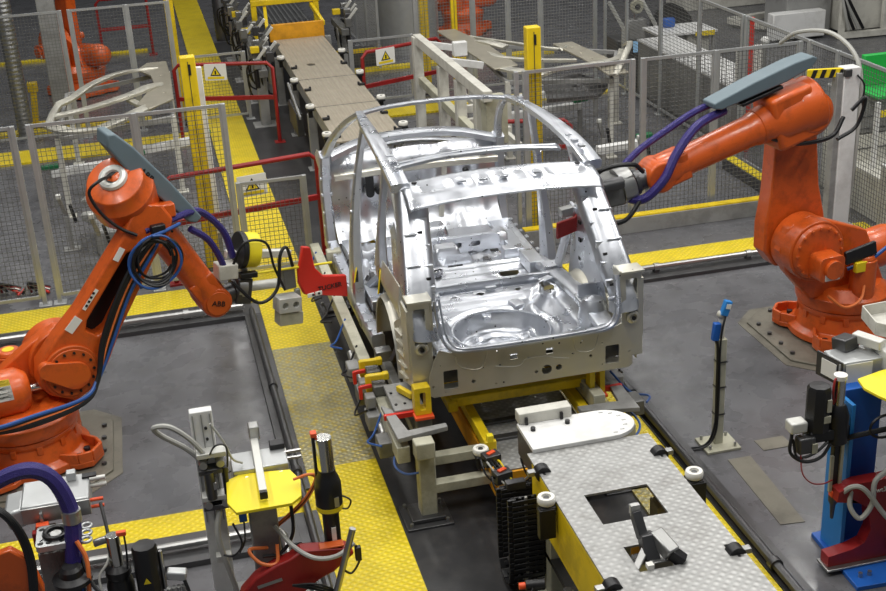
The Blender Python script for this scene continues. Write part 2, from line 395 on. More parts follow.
# side frames
def roof_rail(mb, s):
    mb.sweep([(s*.72,3.02,2.33),(s*.765,2.5,2.37),(s*.79,1.8,2.385),(s*.80,1.2,2.355),(s*.80,.80,2.29)], [(.07,.05),(.10,.06),(.125,.065),(.145,.07),(.15,.08)])
    for k in range(11): mb.box((s*(.785-.012),2.7-.17*k,2.395-.0*k),(.05,.055,.02))
def a_pillar(mb, s): mb.sweep([(s*.72,3.0,2.33),(s*.79,3.45,2.13),(s*.87,3.85,1.88),(s*.94,4.12,1.62)], [(.06,.05),(.06,.06),(.07,.07),(.08,.1)])
def b_pillar(mb, s):
    mb.sweep([(s*.785,2.42,2.34),(s*.83,2.48,2.1),(s*.89,2.52,1.7),(s*.93,2.52,1.3),(s*.95,2.50,.95),(s*.96,2.50,.62)], [(.06,.12),(.055,.09),(.07,.11),(.09,.16),(.11,.24),(.12,.36)], side=(1,0,0))
    for z in (1.9,1.55,1.2,.95): mb.cyl((s*.97*(.93 if z>1.6 else .99),2.5,z),(s*.90*(.93 if z>1.6 else .99),2.5,z),.018,n=10)
def c_pillar(mb, s):
    mb.sweep([(s*.80,1.35,2.33),(s*.85,1.32,2.05),(s*.90,1.26,1.75),(s*.93,1.2,1.5)], [(.07,.12),(.055,.085),(.07,.1),(.09,.22)])
def sill(mb, s):
    mb.sweep([(s*.95,4.15,.66),(s*.955,3.2,.62),(s*.955,2.2,.62),(s*.95,1.52,.66)], (.12,.13))
    for k in range(13): mb.box((s*1.0,1.65+.19*k,.73),(.03,.06,.012))
def hinge(mb, s):
    mb.sweep([(s*.94,4.12,1.64),(s*.955,4.2,1.3),(s*.955,4.18,.95),(s*.95,4.12,.62)], [(.11,.16),(.10,.2),(.10,.22),(.12,.26)])
    for z in (.85,1.0,1.2,1.38): mb.cyl((s*1.01,4.12,z),(s*.9,4.12,z),.02,n=10)
both(roof_rail, 'roof_rail'); both(a_pillar, 'windscreen_pillar'); both(b_pillar, 'centre_pillar'); both(c_pillar, 'rear_door_pillar')
both(sill, 'sill'); both(hinge, 'hinge_pillar')
def apron(mb, s):
    mb.sheet([[(s*.95,4.2,1.62),(s*.93,4.55,1.53),(s*.91,4.97,1.45)],[(s*.96,4.2,1.5),(s*.955,4.55,1.43),(s*.93,4.97,1.36)],[(s*.90,4.2,1.1),(s*.88,4.55,1.08),(s*.86,4.97,1.05)],[(s*.8,4.2,.7),(s*.78,4.55,.7),(s*.76,4.97,.72)]],4,4,.012)
    mb.ball((s*.66,4.62,1.22),.2,16,(1,1,.7)); mb.sweep([(s*.55,4.2,.72),(s*.52,4.6,.70),(s*.52,5.0,.72)],(.09,.14))
both(apron, 'front_apron', 'body_metal_b')
# rear (tailgate) pillars: broad pressed sheet that faces the opening
def d_pillar(mb, s):
    # outer, ridge, inner flange points from roof to waist
    rows = []
    for z, y, xo, xi, xr in ((2.30,.80,.81,.60,.74),(2.14,.66,.84,.62,.78),(1.95,.50,.87,.645,.82),(1.75,.34,.90,.67,.85),(1.58,.22,.925,.69,.88),(1.44,.12,.93,.73,.885),(1.30,.04,.92,.71,.87)):
        rows.append([(s*xo,y+.2,z+.03),(s*(xo-.002),y+.06,z+.01),(s*(xr+.02),y+.005,z),(s*(xi+.08),y-.0,z-.01),(s*(xi+.01),y+.03,z-.02),(s*(xi-.02),y+.10,z-.02)])
    mb.sheet(rows,4,4,.01)
    for k, (z,y,x) in enumerate(((2.06,.605,.71),(1.9,.47,.725),(1.76,.36,.735),(1.63,.265,.745),(1.5,.17,.75),(1.39,.10,.75))):
        mb.box((s*(x-.035),y+.025,z),(.07,.03,.03 if k % 2 else .055)); mb.box((s*(x+.07),y-.003,z-.05),(.07,.02,.012))
    mb.box((s*.80,.52,2.0),(.10,.02,.012)); mb.box((s*.82,.36,1.8),(.12,.02,.012))
both(d_pillar, 'rear_pillar', bevel=.004)
# inner quarter panel and outer side behind rear door
def quarter(mb, s):
    mb.sheet([[(s*.93,1.28,1.56),(s*.93,.9,1.60),(s*.93,.42,1.62)],[(s*.955,1.32,1.42),(s*.965,.9,1.44),(s*.955,.36,1.46)],[(s*.90,1.36,1.25),(s*.91,.98,1.30),(s*.93,.24,1.30)],[(s*.80,1.38,1.15),(s*.84,1.0,1.22),(s*.90,.20,1.15)]],4,4,.01)
    # wheelhouse shell
    rows = []
    for k in range(9):
        a = PI*k/8; c, d = math.cos(a), math.sin(a)
        rows.append([(s*.965,1.02+.46*c,.76+.50*d),(s*.90,1.02+.48*c,.76+.53*d),(s*.76,1.02+.45*c,.76+.49*d),(s*.68,1.02+.36*c,.76+.38*d)])
    mb.sheet(rows,3,2,.01)
    # slotted closing panel behind the lamp bracket
    mb.sheet([[(s*.90,.12,1.30),(s*.93,.42,1.34),(s*.95,.66,1.22)],[(s*.90,.10,1.1),(s*.94,.36,1.1),(s*.96,.52,1.05)],[(s*.90,.08,.86),(s*.94,.30,.84),(s*.95,.42,.80)]],4,4,.01)
    for k in range(5): mb.box((s*.955,.36+.02*k,.88+.085*k),(.03,.16,.022), rz=-s*.12)
both(quarter, 'quarter_panel', 'body_metal_b')
def inner_q(mb, s):
    mb.sheet([[(s*.80,1.34,1.75),(s*.82,1.15,1.85),(s*.83,1.0,1.95)],[(s*.80,1.36,1.4),(s*.80,1.05,1.4),(s*.80,.6,1.45)],[(s*.78,1.4,1.0),(s*.76,.9,1.05),(s*.76,.35,1.1)]],4,4,.008)
    mb.lathe([(.13,0),(.13,.10),(.115,.2),(.08,.26),(.0,.29)],(s*.66,.42,1.02),n=24)
    mb.box((s*.70,.62,1.26),(.2,.02,.14)); mb.sweep([(s*.80,1.30,1.78),(s*.76,1.36,1.5),(s*.70,1.48,1.12)],(.03,.12)); mb.box((s*.66,1.5,1.1),(.16,.14,.16))
both(inner_q, 'inner_quarter_panel', 'body_metal')
for y,z,h in ((1.05,1.42,.16),(2.36,1.0,.12)):
    mb = MB(); mb.prism([(0,0),(.16,.02),(.13,h),(.05,h*1.15)],(-.99,y,z-.1),(.3,1,0),(0,0,1),.03); f_ = cb(mb, 'foam_baffle', 'black_rubber')
    mb = MB(); mb.tube([(-1.0,y-.01,z-.1),(-.96,y+.04,z+h*1.1-.1),(-.94,y+.13,z+h-.1),(-.93,y+.16,z-.08)],.007,6); cb(mb, 'sealing_bead', 'print_yellow', f_)
# lamp bracket: upright plate with window, boss below
def lamp_bracket(mb, s):
    poly = [(-.085,-.40),(.07,-.40),(.09,-.22),(.085,.30),(-.085,.30)]
    holes = [rrect(.095,.17,.01,3,.0,.165), rrect(.095,.10,.01,3,0,.005)]
    if s > 0: poly = [(-a,b) for a,b in poly][::-1]
    mb.prism(poly,(s*.86,.10,1.30),(1,0,0),(0,.06,1),.02,holes)
    mb.box((s*.765,.16,1.45),(.02,.14,.36)); mb.box((s*.95,.20,1.30),(.02,.22,.5))
    mb.box((s*.86,.14,1.62),(.19,.16,.02)); mb.lathe([(.052,0),(.052,.05),(.03,.055),(.03,.02)],(s*.86,.10,1.235),(0,-1,0),n=20)
both(lamp_bracket, 'lamp_bracket', 'body_metal_b', bevel=.003)
both(lambda mb,s: mb.cyl((s*.86,.045,1.235),(s*.86,.035,1.235),.018,n=12), 'bolt', 'black_plastic')
# rear lower panel
out = [(-.83,.86),(-.80,.84),(.80,.84),(.83,.86),(.83,1.02),(.78,1.16),(.74,1.235),(.66,1.20),(-.66,1.20),(-.74,1.235),(-.78,1.16),(-.83,1.02)]
hs = [rrect(.115,.16,.012,3,-.66,.975), rrect(.115,.16,.012,3,.66,.975), rrect(.06,.05,.006,2,-.15,1.09), rrect(.06,.05,.006,2,.14,1.09),
      circ(.115,.93,.042), circ(.215,.935,.026,12), circ(.03,.925,.014,10), circ(-.80,.93,.012,8), circ(.80,.98,.012,8), circ(-.48,.93,.016,8), circ(.48,.99,.014,8)]
random.seed(3)
for k in range(46):
    x, z = random.uniform(-.76,.76), random.uniform(.87,1.17)
    if all(math.hypot(x-sum(p[0] for p in h)/len(h), z-sum(p[1] for p in h)/len(h)) > .11 for h in hs): hs.append(circ(x,z,random.choice((.006,.008,.01)),6))
mb = MB(); mb.prism(out,(0,.0,0),(1,0,0),(0,.0,1),.012,hs)
cb(mb, 'rear_panel', 'body_metal_b')
mb = MB()
mb.tube([(-.62,-.014,1.17),(-.58,-.010,1.07),(-.42,-.010,1.03),(-.36,-.010,1.17)],.007,6); mb.tube([(.33,-.010,1.17),(.37,-.010,1.05),(.50,-.010,1.04),(.55,-.010,1.17)],.006,6)
mb.tube([(-.3,-.010,1.03),(-.12,-.010,1.0),(-.05,-.010,1.05),(.1,-.010,1.05),(.2,-.010,1.02),(.3,-.010,1.0)],.005,6)
mb.beam((-.82,.06,.87),(.82,.06,.87),.12,.012,up=(0,0,1))
cb(mb, 'bumper_beam', 'body_metal_b')
mb = MB(); mb.bx(-.80,.80,.17,.19,.86,1.0); mb.bx(-.80,-.5,.17,.19,1.0,1.12); mb.bx(.5,.80,.17,.19,1.0,1.12); cb(mb, 'hole_shade_backing', 'steel_dark')  # added dark sheet, puts shade behind the rear panel holes
both(lambda mb,s: mb.prism(rrect(.15,.36,.01,2,s*.86,1.40),(0,.21,0),(1,0,0),(0,0,1),.01), 'bracket_shade_backing', 'steel_dark')  # added dark plates so the lamp bracket windows look shaded inside
# tailgate opening flange (gutter) all round the bottom
P = [(-.735,.10,1.60),(-.725,.035,1.42),(-.70,.0,1.30),(-.62,-.02,1.225),(-.4,-.035,1.215),(0,-.045,1.215),(.4,-.035,1.215),(.62,-.02,1.225),(.70,.0,1.30),(.725,.035,1.42),(.735,.10,1.60)]
mb = MB(); mb.sweep(P,(.085,.022),side=(0,-1,0),sm=6); mb.tube([(p[0]*.955,p[1]-.03,p[2]+.02) for p in P],.009,6)
cb(mb, 'tailgate_flange')
# floor pan as a pressed sheet
def fz(x, y):
    ax = abs(x)
    def ss(a,b,t): t = max(0,min(1,(t-a)/(b-a))); return t*t*(3-2*t)
    z = 1.04
    r = math.hypot(x+.08, (y-.58)*1.0)
    if y < 1.25:
        z -= .17*(1-ss(.36,.43,r)); z += .018*math.exp(-((r-.47)/.02)**2); z -= .03*math.exp(-((r-.28)/.025)**2)*(r<.36)
        if r < .34: z += .008*math.cos(math.atan2(y-.58,x+.08)*8)*(r>.1)
        z += .09*ss(.55,.66,ax)*(1-ss(.95,1.25,y)) + .05*ss(.18,.0,y)
        dx = x-.30-(y-.9)*.6
        z += .05*math.exp(-(dx/.06)**2)*ss(.2,.9,y)*(r>.3)
    z += .075*ss(1.08,1.16,y)*(1-ss(1.26,1.34,y))*(1-ss(.62,.68,ax))
    z -= .06*ss(1.34,1.42,y)
    z += .012*math.sin(y*34)*(1.42<y<2.2)*(ax<.62)
    z -= .28*ss(2.25,2.42,y)
    if y > 2.3:
        z += .16*(1-ss(.10,.17,ax))*(1-ss(3.7,3.9,y)*.2)
        z += .15*ss(3.22,3.25,y)*(1-ss(3.42,3.45,y)); z += .10*ss(2.72,2.75,y)*(1-ss(2.9,2.93,y))
        z += .012*math.sin(x*38)*(ax>.2)
    return z
NX, NY = 92, 250; x0,x1,y0,y1 = -.76,.76,.02,3.86
vs = []; fs = []
holes = [(.37,1.88,.095,.07),(-.08,1.2,.03,.03),(-.32,1.2,.02,.02),(.25,1.2,.025,.025),(-.08,.58,.035,.035),(.5,1.15,.07,.035),(-.45,1.7,.03,.02),(.1,2.1,.03,.02),(-.5,2.05,.03,.02)]
for j in range(NY+1):
    for i in range(NX+1):
        x = x0+(x1-x0)*i/NX; y = y0+(y1-y0)*j/NY; vs.append((x,y,fz(x,y)))
for j in range(NY):
    for i in range(NX):
        x = x0+(x1-x0)*(i+.5)/NX; y = y0+(y1-y0)*(j+.5)/NY
        if any(((x-a)/c)**2+((y-b)/d)**2 < 1 for a,b,c,d in holes): continue
        a = j*(NX+1)+i; fs.append((a,a+1,a+NX+2,a+NX+1))
mb = MB(); mb.add(vs, fs); fl = cb(mb, 'floor_pan', angle=60); so = fl.modifiers.new('s','SOLIDIFY'); so.thickness = .008; so.offset = -1
# loose pressings welded on the floor
mb = MB()
for s in (-1,1):
    mb.box((s*.50,1.50,1.0),(.16,.10,.05)); mb.box((s*.60,1.9,1.06),(.14,.34,.12)); mb.box((s*.55,2.35,.98),(.2,.12,.14)); mb.box((-.30,2.0,1.02),(.16,.05,.06), rz=.5)
    mb.sweep([(s*.66,.1,1.16),(s*.67,.8,1.18),(s*.66,1.6,1.1),(s*.68,2.3,.95),(s*.8,2.6,.72)],(.16,.07)); mb.box((s*.80,3.0,.72),(.16,1.7,.1))
mb.sweep([(-.62,1.36,1.12),(0,1.36,1.13),(.62,1.36,1.12)],(.05,.09),side=(0,1,0))
cb(mb, 'cross_member', bevel=.006)
hs = [rrect(.17,.055,.02,3,.17,.08), rrect(.10,.055,.02,3,.40,.08), rrect(.17,.055,.02,3,-.28,.08)]
mb = MB(); mb.prism([(-.66,0),(.66,0),(.66,.14),(.6,.17),(-.6,.17),(-.66,.14)],(0,3.20,.72),(1,0,0),(0,0,1),.02,hs); mb.box((0,3.32,.89),(1.2,.24,.012))
cb(mb, 'seat_cross_member', bevel=.003)
mb = MB()
mb.tube([(-.08+.40*math.cos(a), .58+.40*math.sin(a), 1.045) for a in [2*PI*k/20 for k in range(21)]],.010,6,sm=2)
mb.tube([(-.08+.22*math.cos(a), .58+.22*math.sin(a), .875) for a in [2*PI*k/16 for k in range(17)]],.008,6,sm=2)
cb(mb, 'spare_wheel_bead')
for x,y,z,w_,d_,h_ in ((.18,1.0,1.06,.10,.14,.05),(-.10,.95,1.0,.07,.07,.05),(.45,.30,1.10,.12,.05,.02),(-.50,1.24,1.13,.12,.07,.05),(.52,1.24,1.13,.14,.08,.06),(.02,1.24,1.14,.10,.04,.03)):
    cb(MB().box((x,y,z),(w_,d_,h_),rz=x), 'floor_bracket', 'body_metal', bevel=.008)
for x,y,w_,d_ in ((-.22,1.38,.12,.02),(.2,1.42,.16,.02),(-.42,.34,.05,.03),(.30,.16,.04,.02),(-.05,2.22,.14,.02),(-.52,2.9,.08,.05),(.52,2.9,.08,.05)):
    cb(MB().box((x,y,fz(x,y)+.004),(w_,d_,.008)), 'floor_slot', 'black_rubber')
for s in (-1,1):
    for z,y in ((2.0,.545),(1.7,.315),(1.5,.16)): cb(MB().box((s*.72,y-.005,z),(.035,.012,.02)), 'pillar_slot', 'black_rubber')
    for z in (1.35,1.52,1.68): cb(MB().box((s*.795,1.12,z),(.012,.05,.03)), 'pillar_slot', 'black_rubber')
# dash panel and cowl
rows = []
for z, y in ((.72,3.86),(.85,4.02),(1.05,4.10),(1.28,4.10),(1.48,4.12),(1.60,4.2)):
    rows.append([(x, y + .035*math.cos(x*14)*(abs(x)>.15) - .07*math.exp(-(x/.14)**2)*(z<1.2), z) for x in [-.9+.1*k for k in range(19)]])
mb = MB(); mb.sheet(rows,3,3,.01); cb(mb, 'dash_panel')
for x,z,r in ((.28,1.08,.035),(-.42,1.2,.03),(.55,1.3,.03),(-.2,1.35,.02)): cb(MB().cyl((x,4.0,z),(x,4.09,z),r,n=14), 'grommet', 'black_plastic')
mb = MB(); mb.prism(rrect(.09,.30,.045,6),(-.50,4.06,1.28),(1,0,0),(0,0,1),.01); cb(mb, 'duct_plug', 'black_plastic')
mb = MB()
mb.sweep([(-.92,4.12,1.60),(-.5,4.28,1.68),(0,4.33,1.70),(.5,4.28,1.68),(.92,4.12,1.60)],(.2,.07),side=(0,1,0)); mb.sweep([(-.9,4.35,1.50),(0,4.55,1.56),(.9,4.35,1.50)],(.12,.04),side=(0,1,0))
cb(mb, 'cowl')
mb = MB(); mb.sweep([(-.88,3.98,1.42),(0,3.95,1.45),(.88,3.98,1.42)],(.07,.07),side=(0,1,0))
for x in (-.3,.3): mb.beam((x,3.97,1.43),(x*.8,3.98,.85),.05,.03)
cb(mb, 'cross_car_beam', 'body_metal_b')
# ---------------------------------------------------------------- carrier under the car
C_ = 2.57
def carrier(y0, label):
    t = thing('body_carrier', label, 'carrier', (C_,y0,0))
    for s in (-1,1):
        mb = MB(); mb.beam((C_+s*.44,y0+.25,.48),(C_+s*.44,y0+5.2,.48),.075,.09); mb.box((C_+s*.44,y0+.245,.49),(.095,.04,.11))
        r = mb.build('rail', 'yellow_paint', t, bevel=.008)
        MB().box((C_+s*.44,y0+.25,.565),(.05,.05,.06)).build('rail_stop', 'yellow_bright', r, bevel=.006)
    for y in (.83,2.6,4.6):
        mb = MB(); mb.beam((C_-.60,y0+y,.62),(C_+.60,y0+y,.62),.10,.08)
        mb.build('cross_beam', 'yellow_paint', t, bevel=.01)
    for s in (-1,1):
        MB().beam((C_+s*.60,y0+.75,.60),(C_+s*.60,y0+5.0,.60),.08,.09).build('side_beam', 'yellow_paint', t, bevel=.01)
    mb = MB(); mb.bx(C_-.40,C_+.40,y0+.02,y0+5.0,.36,.40); mb.build('deck_plate', 'deck_tread', t)
    mb = MB(); mb.bx(C_-.40,C_+.40,y0+.45,y0+.52,.40,.425); mb.bx(C_-.40,C_+.40,y0+.72,y0+.78,.40,.425); mb.build('deck_batten', 'steel_dark', t, bevel=.004)
    mb = MB(); mb.prism([(-.46,-.34),(.40,-.34),(.40,0),(-.46,0)],(C_,y0,.40),(1,0,0),(0,0,1),.02,[rrect(.22,.08,.038,5,-.28,-.14)])
    mb.beam((C_-.47,y0,.30),(C_-.47,y0+4.9,.30),.02,.2); mb.build('end_skirt', 'yellow_orange', t, bevel=.003)
    for s in (-1,1):
        for y in ((.18,1.9,3.6) if s < 0 else (.35,2.0,3.7)):
            r = roller(C_+s*.535, y0+y, .50, t)
    return t
def roller(x, y, z, parent, s=1):
    b = MB().box((x,y,z-.03),(.10,.12,.03)).box((x,y+.02,z-.09),(.06,.06,.12)).build('roller_bracket', 'black_plastic', parent, bevel=.005)
    MB().lathe([(.035,-.005),(.058,0),(.062,.012),(.062,.036),(.056,.046),(.034,.046),(.032,.03)],(x,y,z-.01)).build('guide_roller', 'label_white', b)
    MB().cyl((x,y,z),(x,y,z+.032),.02,n=12).build('roller_bolt', 'steel_dark', b)
    return b
carrier(7.87, 'yellow carrier frame with tread plate deck under the silver car body')

def terminal(x, y, z, parent, rz=0):   # black boxes with orange caps and cables at the carrier coupling
    b = MB().box((x,y,z),(.13,.10,.09),rz=rz).build('terminal_box', 'steel_dark', parent, bevel=.006)
    MB().box((x,y,z+.05),(.07,.035,.015),rz=rz+.3).build('connector_cap', 'orange_cap', b, bevel=.004)
    mb = MB(); mb.tube([(x-.06,y-.02,z),(x-.10,y-.08,z+.05),(x-.09,y-.18,z-.02),(x-.02,y-.22,z-.1)],.008,6); mb.build('cable', 'cable_black', b)
cp = thing('coupling_unit', 'black cable coupling boxes with orange caps between the yellow carrier and tread plate shuttle', 'coupling', (2.1,7.5,0))
MB().beam((2.13,7.05,.62),(2.13,7.85,.42),.05,.05).build('bracket', 'steel_dark', cp, bevel=.004)
MB().beam((2.30,7.05,.84),(2.30,7.6,.55),.04,.05).build('bracket', 'yellow_paint', cp, bevel=.004)
for x,y,z in ((2.07,7.88,.53),(2.08,7.62,.53),(2.27,7.50,.72),(2.24,7.12,.92)): terminal(x,y,z,cp,.2)
for k in range(4):
    mb = MB(); mb.tube([(2.05+.02*k,7.85,.50),(2.0+.03*k,7.7,.60),(2.1+.02*k,7.5,.50),(2.2,7.3-.03*k,.7),(2.22,7.1,.86)],.007,6); mb.build('cable', ('cable_grey','cable_black','cable_black','print_yellow')[k], cp)

# ---------------------------------------------------------------- near shuttle deck
sh = thing('shuttle_deck', 'raised tread plate shuttle deck with square opening and yellow skirt in the foreground', 'deck', (C_,5.5,0))
XL, XR = 2.12, 3.0
mb = MB()
hole = [(2.31,6.14),(2.74,6.14),(2.74,6.49),(2.31,6.49)]
notch = [(2.34,5.62),(2.60,5.62),(2.60,5.74),(2.50,5.74),(2.50,5.88),(2.34,5.88)]
sq = [(2.20,6.83),(2.16,6.83),(2.16,6.95)]
outl = [(XL,3.9),(XR,3.9),(XR,5.60),(XR-.09,5.60),(XR-.09,5.72),(XR,5.72),(XR,6.80),(XR-.06,6.80),(XR-.06,6.90),(XR,6.90),(XR,7.10),(XL,7.10),(XL,6.93),(XL+.05,6.93),(XL+.05,6.83),(XL,6.83),(XL,5.62),(XL+.06,5.62),(XL+.06,5.50),(XL,5.50)]
mb.prism(outl,(0,0,.985),(1,0,0),(0,1,0),.015,[hole,notch]); mb.build('deck_plate', 'deck_tread', sh)
MB().bx(XL+.0,XL+.03,3.9,7.0,.60,.98).build('side_skirt', 'yellow_paint', sh, bevel=.004)
MB().bx(XR-.03,XR,3.9,7.05,.60,.98).build('side_skirt', 'yellow_paint', sh, bevel=.004)
MB().bx(XL+.05,XR-.05,3.9,7.0,.30,.34).build('lower_plate', 'steel_dark', sh)
mb = MB(); mb.beam((2.34,6.35,.62),(3.0,6.45,.62),.04,.12); mb.build('inner_beam', 'yellow_orange', sh, bevel=.006)
mb = MB(); mb.beam((2.45,6.2,.34),(2.45,6.2,.9),.1,.1); mb.build('inner_post', 'beige_paint', sh, bevel=.006)
for x,y in ((2.24,6.85),(2.2,4.6),(2.95,6.7),(2.95,4.6)):
    MB().beam((x,y,0),(x,y,.70),.14,.14).box((x,y,.01),(.26,.26,.02)).build('leg', 'beige_paint', sh, bevel=.006)
for x, y in ((2.06,6.50),(3.07,6.49),(2.06,4.9),(3.07,4.9)):
    b = MB().box((x,y,.95),(.10,.11,.06)).box((x+(-.01 if x<2.5 else .01),y-.03,.86),(.11,.06,.22)).build('roller_bracket', 'black_plastic', sh, bevel=.006)
    MB().lathe([(.034,-.005),(.056,0),(.060,.012),(.060,.036),(.054,.048),(.032,.048),(.03,.03)],(x,y,.99)).build('guide_roller', 'label_white', b)
    MB().cyl((x,y,.99),(x,y,1.03),.02,n=12).build('roller_bolt', 'steel_dark', b)
for x, y, s in ((XL+.02,5.56,1),(XR-.05,5.66,-1),(XL+.03,6.88,1),(XR-.03,6.85,-1)):
    mb = MB(); mb.cyl((x,y-.055,.985),(x,y+.02,.985),.055,n=22); mb.cyl((x,y-.08,.985),(x,y+.05,.985),.018,n=12); mb.build('deck_wheel', 'black_plastic', sh, bevel=.003)
    MB().box((x-s*.05,y-.01,.99),(.10,.05,.035)).build('wheel_lever', 'steel', sh, bevel=.005)
MB().bx(XL-.02,XL+.02,5.36,5.42,.84,.90).build('skirt_switch', 'black_plastic', sh, bevel=.004)
# white end plate with its bracket
wp = thing('turntable_cover', 'white rounded cover plate with upright angle bracket at the far end of the shuttle deck', 'cover plate', (2.5,7.3,1.0))
pl = [(-.38,-.17)]+[( .20+.22*math.sin(a), -.17+.19*(1-math.cos(a))) for a in [PI*k/16 for k in range(17)]]+[(-.38,.21)]
mb = MB(); mb.prism(pl,(2.54,7.26,1.0),(1,0,0),(0,1,0),.03); mb.build('plate', 'white_paint', wp, bevel=.003)
mb = MB(); mb.bx(2.17,2.56,7.44,7.54,1.03,1.115); mb.build('angle_bracket', 'light_paint', wp, bevel=.006)
MB().bx(2.16,2.19,7.10,7.45,.80,1.0).build('side_plate', 'steel_dark', wp)
for x,y in ((2.24,7.34),(2.50,7.36)): MB().cyl((x,y,1.03),(x,y,1.055),.018,n=12).build('bolt', 'black_plastic', wp)
for x,y in ((2.22,7.43),(2.48,7.43)): MB().box((x,y,1.06),(.02,.02,.05)).build('bracket_clip', 'black_plastic', wp)
for k in range(7):
    a = PI*(k+.5)/7; x, y = 2.54+.20+.18*math.sin(a), 7.26-.17+.19*(1-math.cos(a)*.8); MB().box((x-.03*math.sin(a),y,1.031),(.03,.012,.003)).build('engraved_mark', 'steel', wp)
# clamp standing in the deck notch
ct = thing('toggle_clamp', 'dark steel pneumatic clamp standing in the notch of the tread plate deck', 'clamp', (2.46,5.74,.985))
mb = MB(); mb.beam((2.36,5.70,.93),(2.46,5.78,1.02),.05,.12); mb.box((2.50,5.72,.98),(.14,.10,.05)); mb.build('clamp_base', 'steel', ct, bevel=.006)
MB().beam((2.46,5.74,.97),(2.45,5.80,1.13),.09,.10).build('clamp_body', 'steel_dark', ct, bevel=.008)
MB().beam((2.43,5.80,1.10),(2.41,5.88,1.24),.06,.05).build('clamp_arm', 'steel_dark', ct, bevel=.005)
MB().box((2.41,5.885,1.25),(.06,.035,.07)).build('clamp_pad', 'steel', ct, bevel=.004)
MB().beam((2.50,5.80,1.12),(2.56,5.66,1.05),.09,.08).build('clamp_cylinder', 'steel', ct, bevel=.01)
MB().beam((2.56,5.68,1.05),(2.62,5.64,1.0),.07,.07).build('cylinder_port', 'black_plastic', ct, bevel=.006)
mb = MB(); mb.bx(2.39,2.43,5.62,5.66,1.0,1.03); mb.build('clamp_label', 'label_white', ct)
# energy chain
ec = thing('energy_chain', 'black plastic cable drag chain hanging in a loop beside the yellow skirt', 'cable chain', (1.98,6.95,0))
def link_path(t):   # U-shaped loop in the y-z plane
    if t < .42: return V((0,7.17,.72-.52*(t/.42)))
    if t < .58:
        a = PI*(t-.42)/.16; return V((0,7.03+.14*math.cos(a),.20-.14*math.sin(a)))
    return V((0,6.89,.20+.60*((t-.58)/.42)))
n = 34
for k in range(n):
    a, b = link_path(k/n), link_path((k+.86)/n); mb = MB()
    for x in (1.94,2.15): mb.beam((x,a.y,a.z),(x,b.y,b.z),.022,.06,up=(1,0,0))
    m_ = (a+b)/2; d = (b-a).normalized(); nn = V((0,-d.z,d.y))*.024
    for sg in (-1,1): mb.beam((1.94,m_.y+sg*nn.y,m_.z+sg*nn.z),(2.15,m_.y+sg*nn.y,m_.z+sg*nn.z),.03,.01,up=(0,nn.y,nn.z))
    mb.build('chain_link', 'black_plastic', ec, bevel=.002, seg=1)
for x, m_ in ((2.0,'cable_black'),(2.04,'cable_grey'),(2.09,'cable_black')):
    mb = MB(); mb.tube([V((x,0,0))+link_path(t/20) for t in range(21)],.011,6,sm=2); mb.build('inner_cable', m_, ec)
MB().bx(1.98,2.12,7.14,7.2,.70,.76).build('chain_end', 'steel_dark', ec, bevel=.004)
vb = thing('valve_block', 'small grey valve block with cables under the yellow skirt at the lower image edge', 'valve block', (2.0,6.1,0))
MB().bx(1.95,2.08,5.85,6.05,.42,.64).build('valve_body', 'cast_grey', vb, bevel=.01)
MB().cyl((2.01,5.95,.64),(2.01,5.95,.72),.03,n=14).build('valve_cap', 'black_plastic', vb, bevel=.004)
MB().beam((1.82,5.98,.50),(1.95,5.9,.52),.08,.12).build('fitting', 'alu_white', vb, bevel=.01)
MB().cyl((1.80,6.14,.66),(1.92,6.12,.66),.035,n=14).build('connector', 'black_plastic', vb, bevel=.004)
MB().cyl((1.76,6.145,.66),(1.80,6.14,.66),.022,n=12).build('connector_cap', 'orange_cap', vb)
MB().beam((2.02,5.95,0),(2.02,5.95,.42),.06,.06).build('stand', 'steel_dark', vb)
mb = MB(); mb.tube([(1.84,6.1,.66),(1.72,6.0,.5),(1.78,5.8,.4),(1.95,5.75,.5)],.01,6); mb.build('cable', 'cable_black', vb)

# ---------------------------------------------------------------- far shuttle deck with tan ribs
fd = thing('far_shuttle_deck', 'long tan ribbed shuttle deck with white rollers beyond the car body', 'deck', (C_,18.4,0))
mb = MB(); mb.prism([(2.13,15.1),(3.0,15.1),(3.0,21.75),(2.13,21.75)],(0,0,.985),(1,0,0),(0,1,0),.02,[circ(2.47,19.6,.07,16,.09)]); mb.build('deck_plate', 'deck_tan', fd)
mb = MB()
for y in (16.9,18.6): mb.bx(2.13,3.0,y,y+.012,1.005,1.008)
for i, y in enumerate((16.9,18.6)): MB().bx(2.13,3.0,y,y+.015,1.004,1.008).build('deck_joint', 'steel_dark', fd)
for s in (-1,1): MB().bx(C_+s*.42-.02,C_+s*.42+.02,15.1,21.7,.82,.985).build('side_rail', 'grey_paint', fd, bevel=.004)
for y in (15.6,17.3,19.2,21.2):
    for s in (-1,1): MB().beam((C_+s*.45,y,0),(C_+s*.45,y,.82),.12,.12).box((C_+s*.45,y,.01),(.22,.22,.02)).build('leg', 'grey_paint', fd, bevel=.006)
for s in (-1,1):
    for y in (15.52,17.0,18.65,20.3): roller(C_+s*.51, y+(0 if s > 0 else -.1), 1.02, fd)
    for y in (15.3,16.2,17.9,19.4):
        MB().box((C_+s*.40,y,1.02),(.09,.06,.035)).box((C_+s*.36,y+.03,1.03),(.03,.05,.05)).build('deck_catch', 'black_plastic', fd, bevel=.004)
MB().bx(2.44,2.56,19.50,19.62,.90,.96).build('deck_socket', 'steel', fd, bevel=.006)
mb = MB(); mb.box((2.0,18.2,.55),(.10,.9,.35)); mb.build('junction_box', 'steel_dark', fd, bevel=.01)
mb = MB(); mb.beam((2.0,18.9,.9),(1.98,17.5,.72),.03,.05); mb.build('cable_tray', 'grey_paint', fd, bevel=.004)
c2 = thing('body_carrier', 'far orange and yellow carrier frame at the top of the line', 'carrier', (C_,21.9,0))
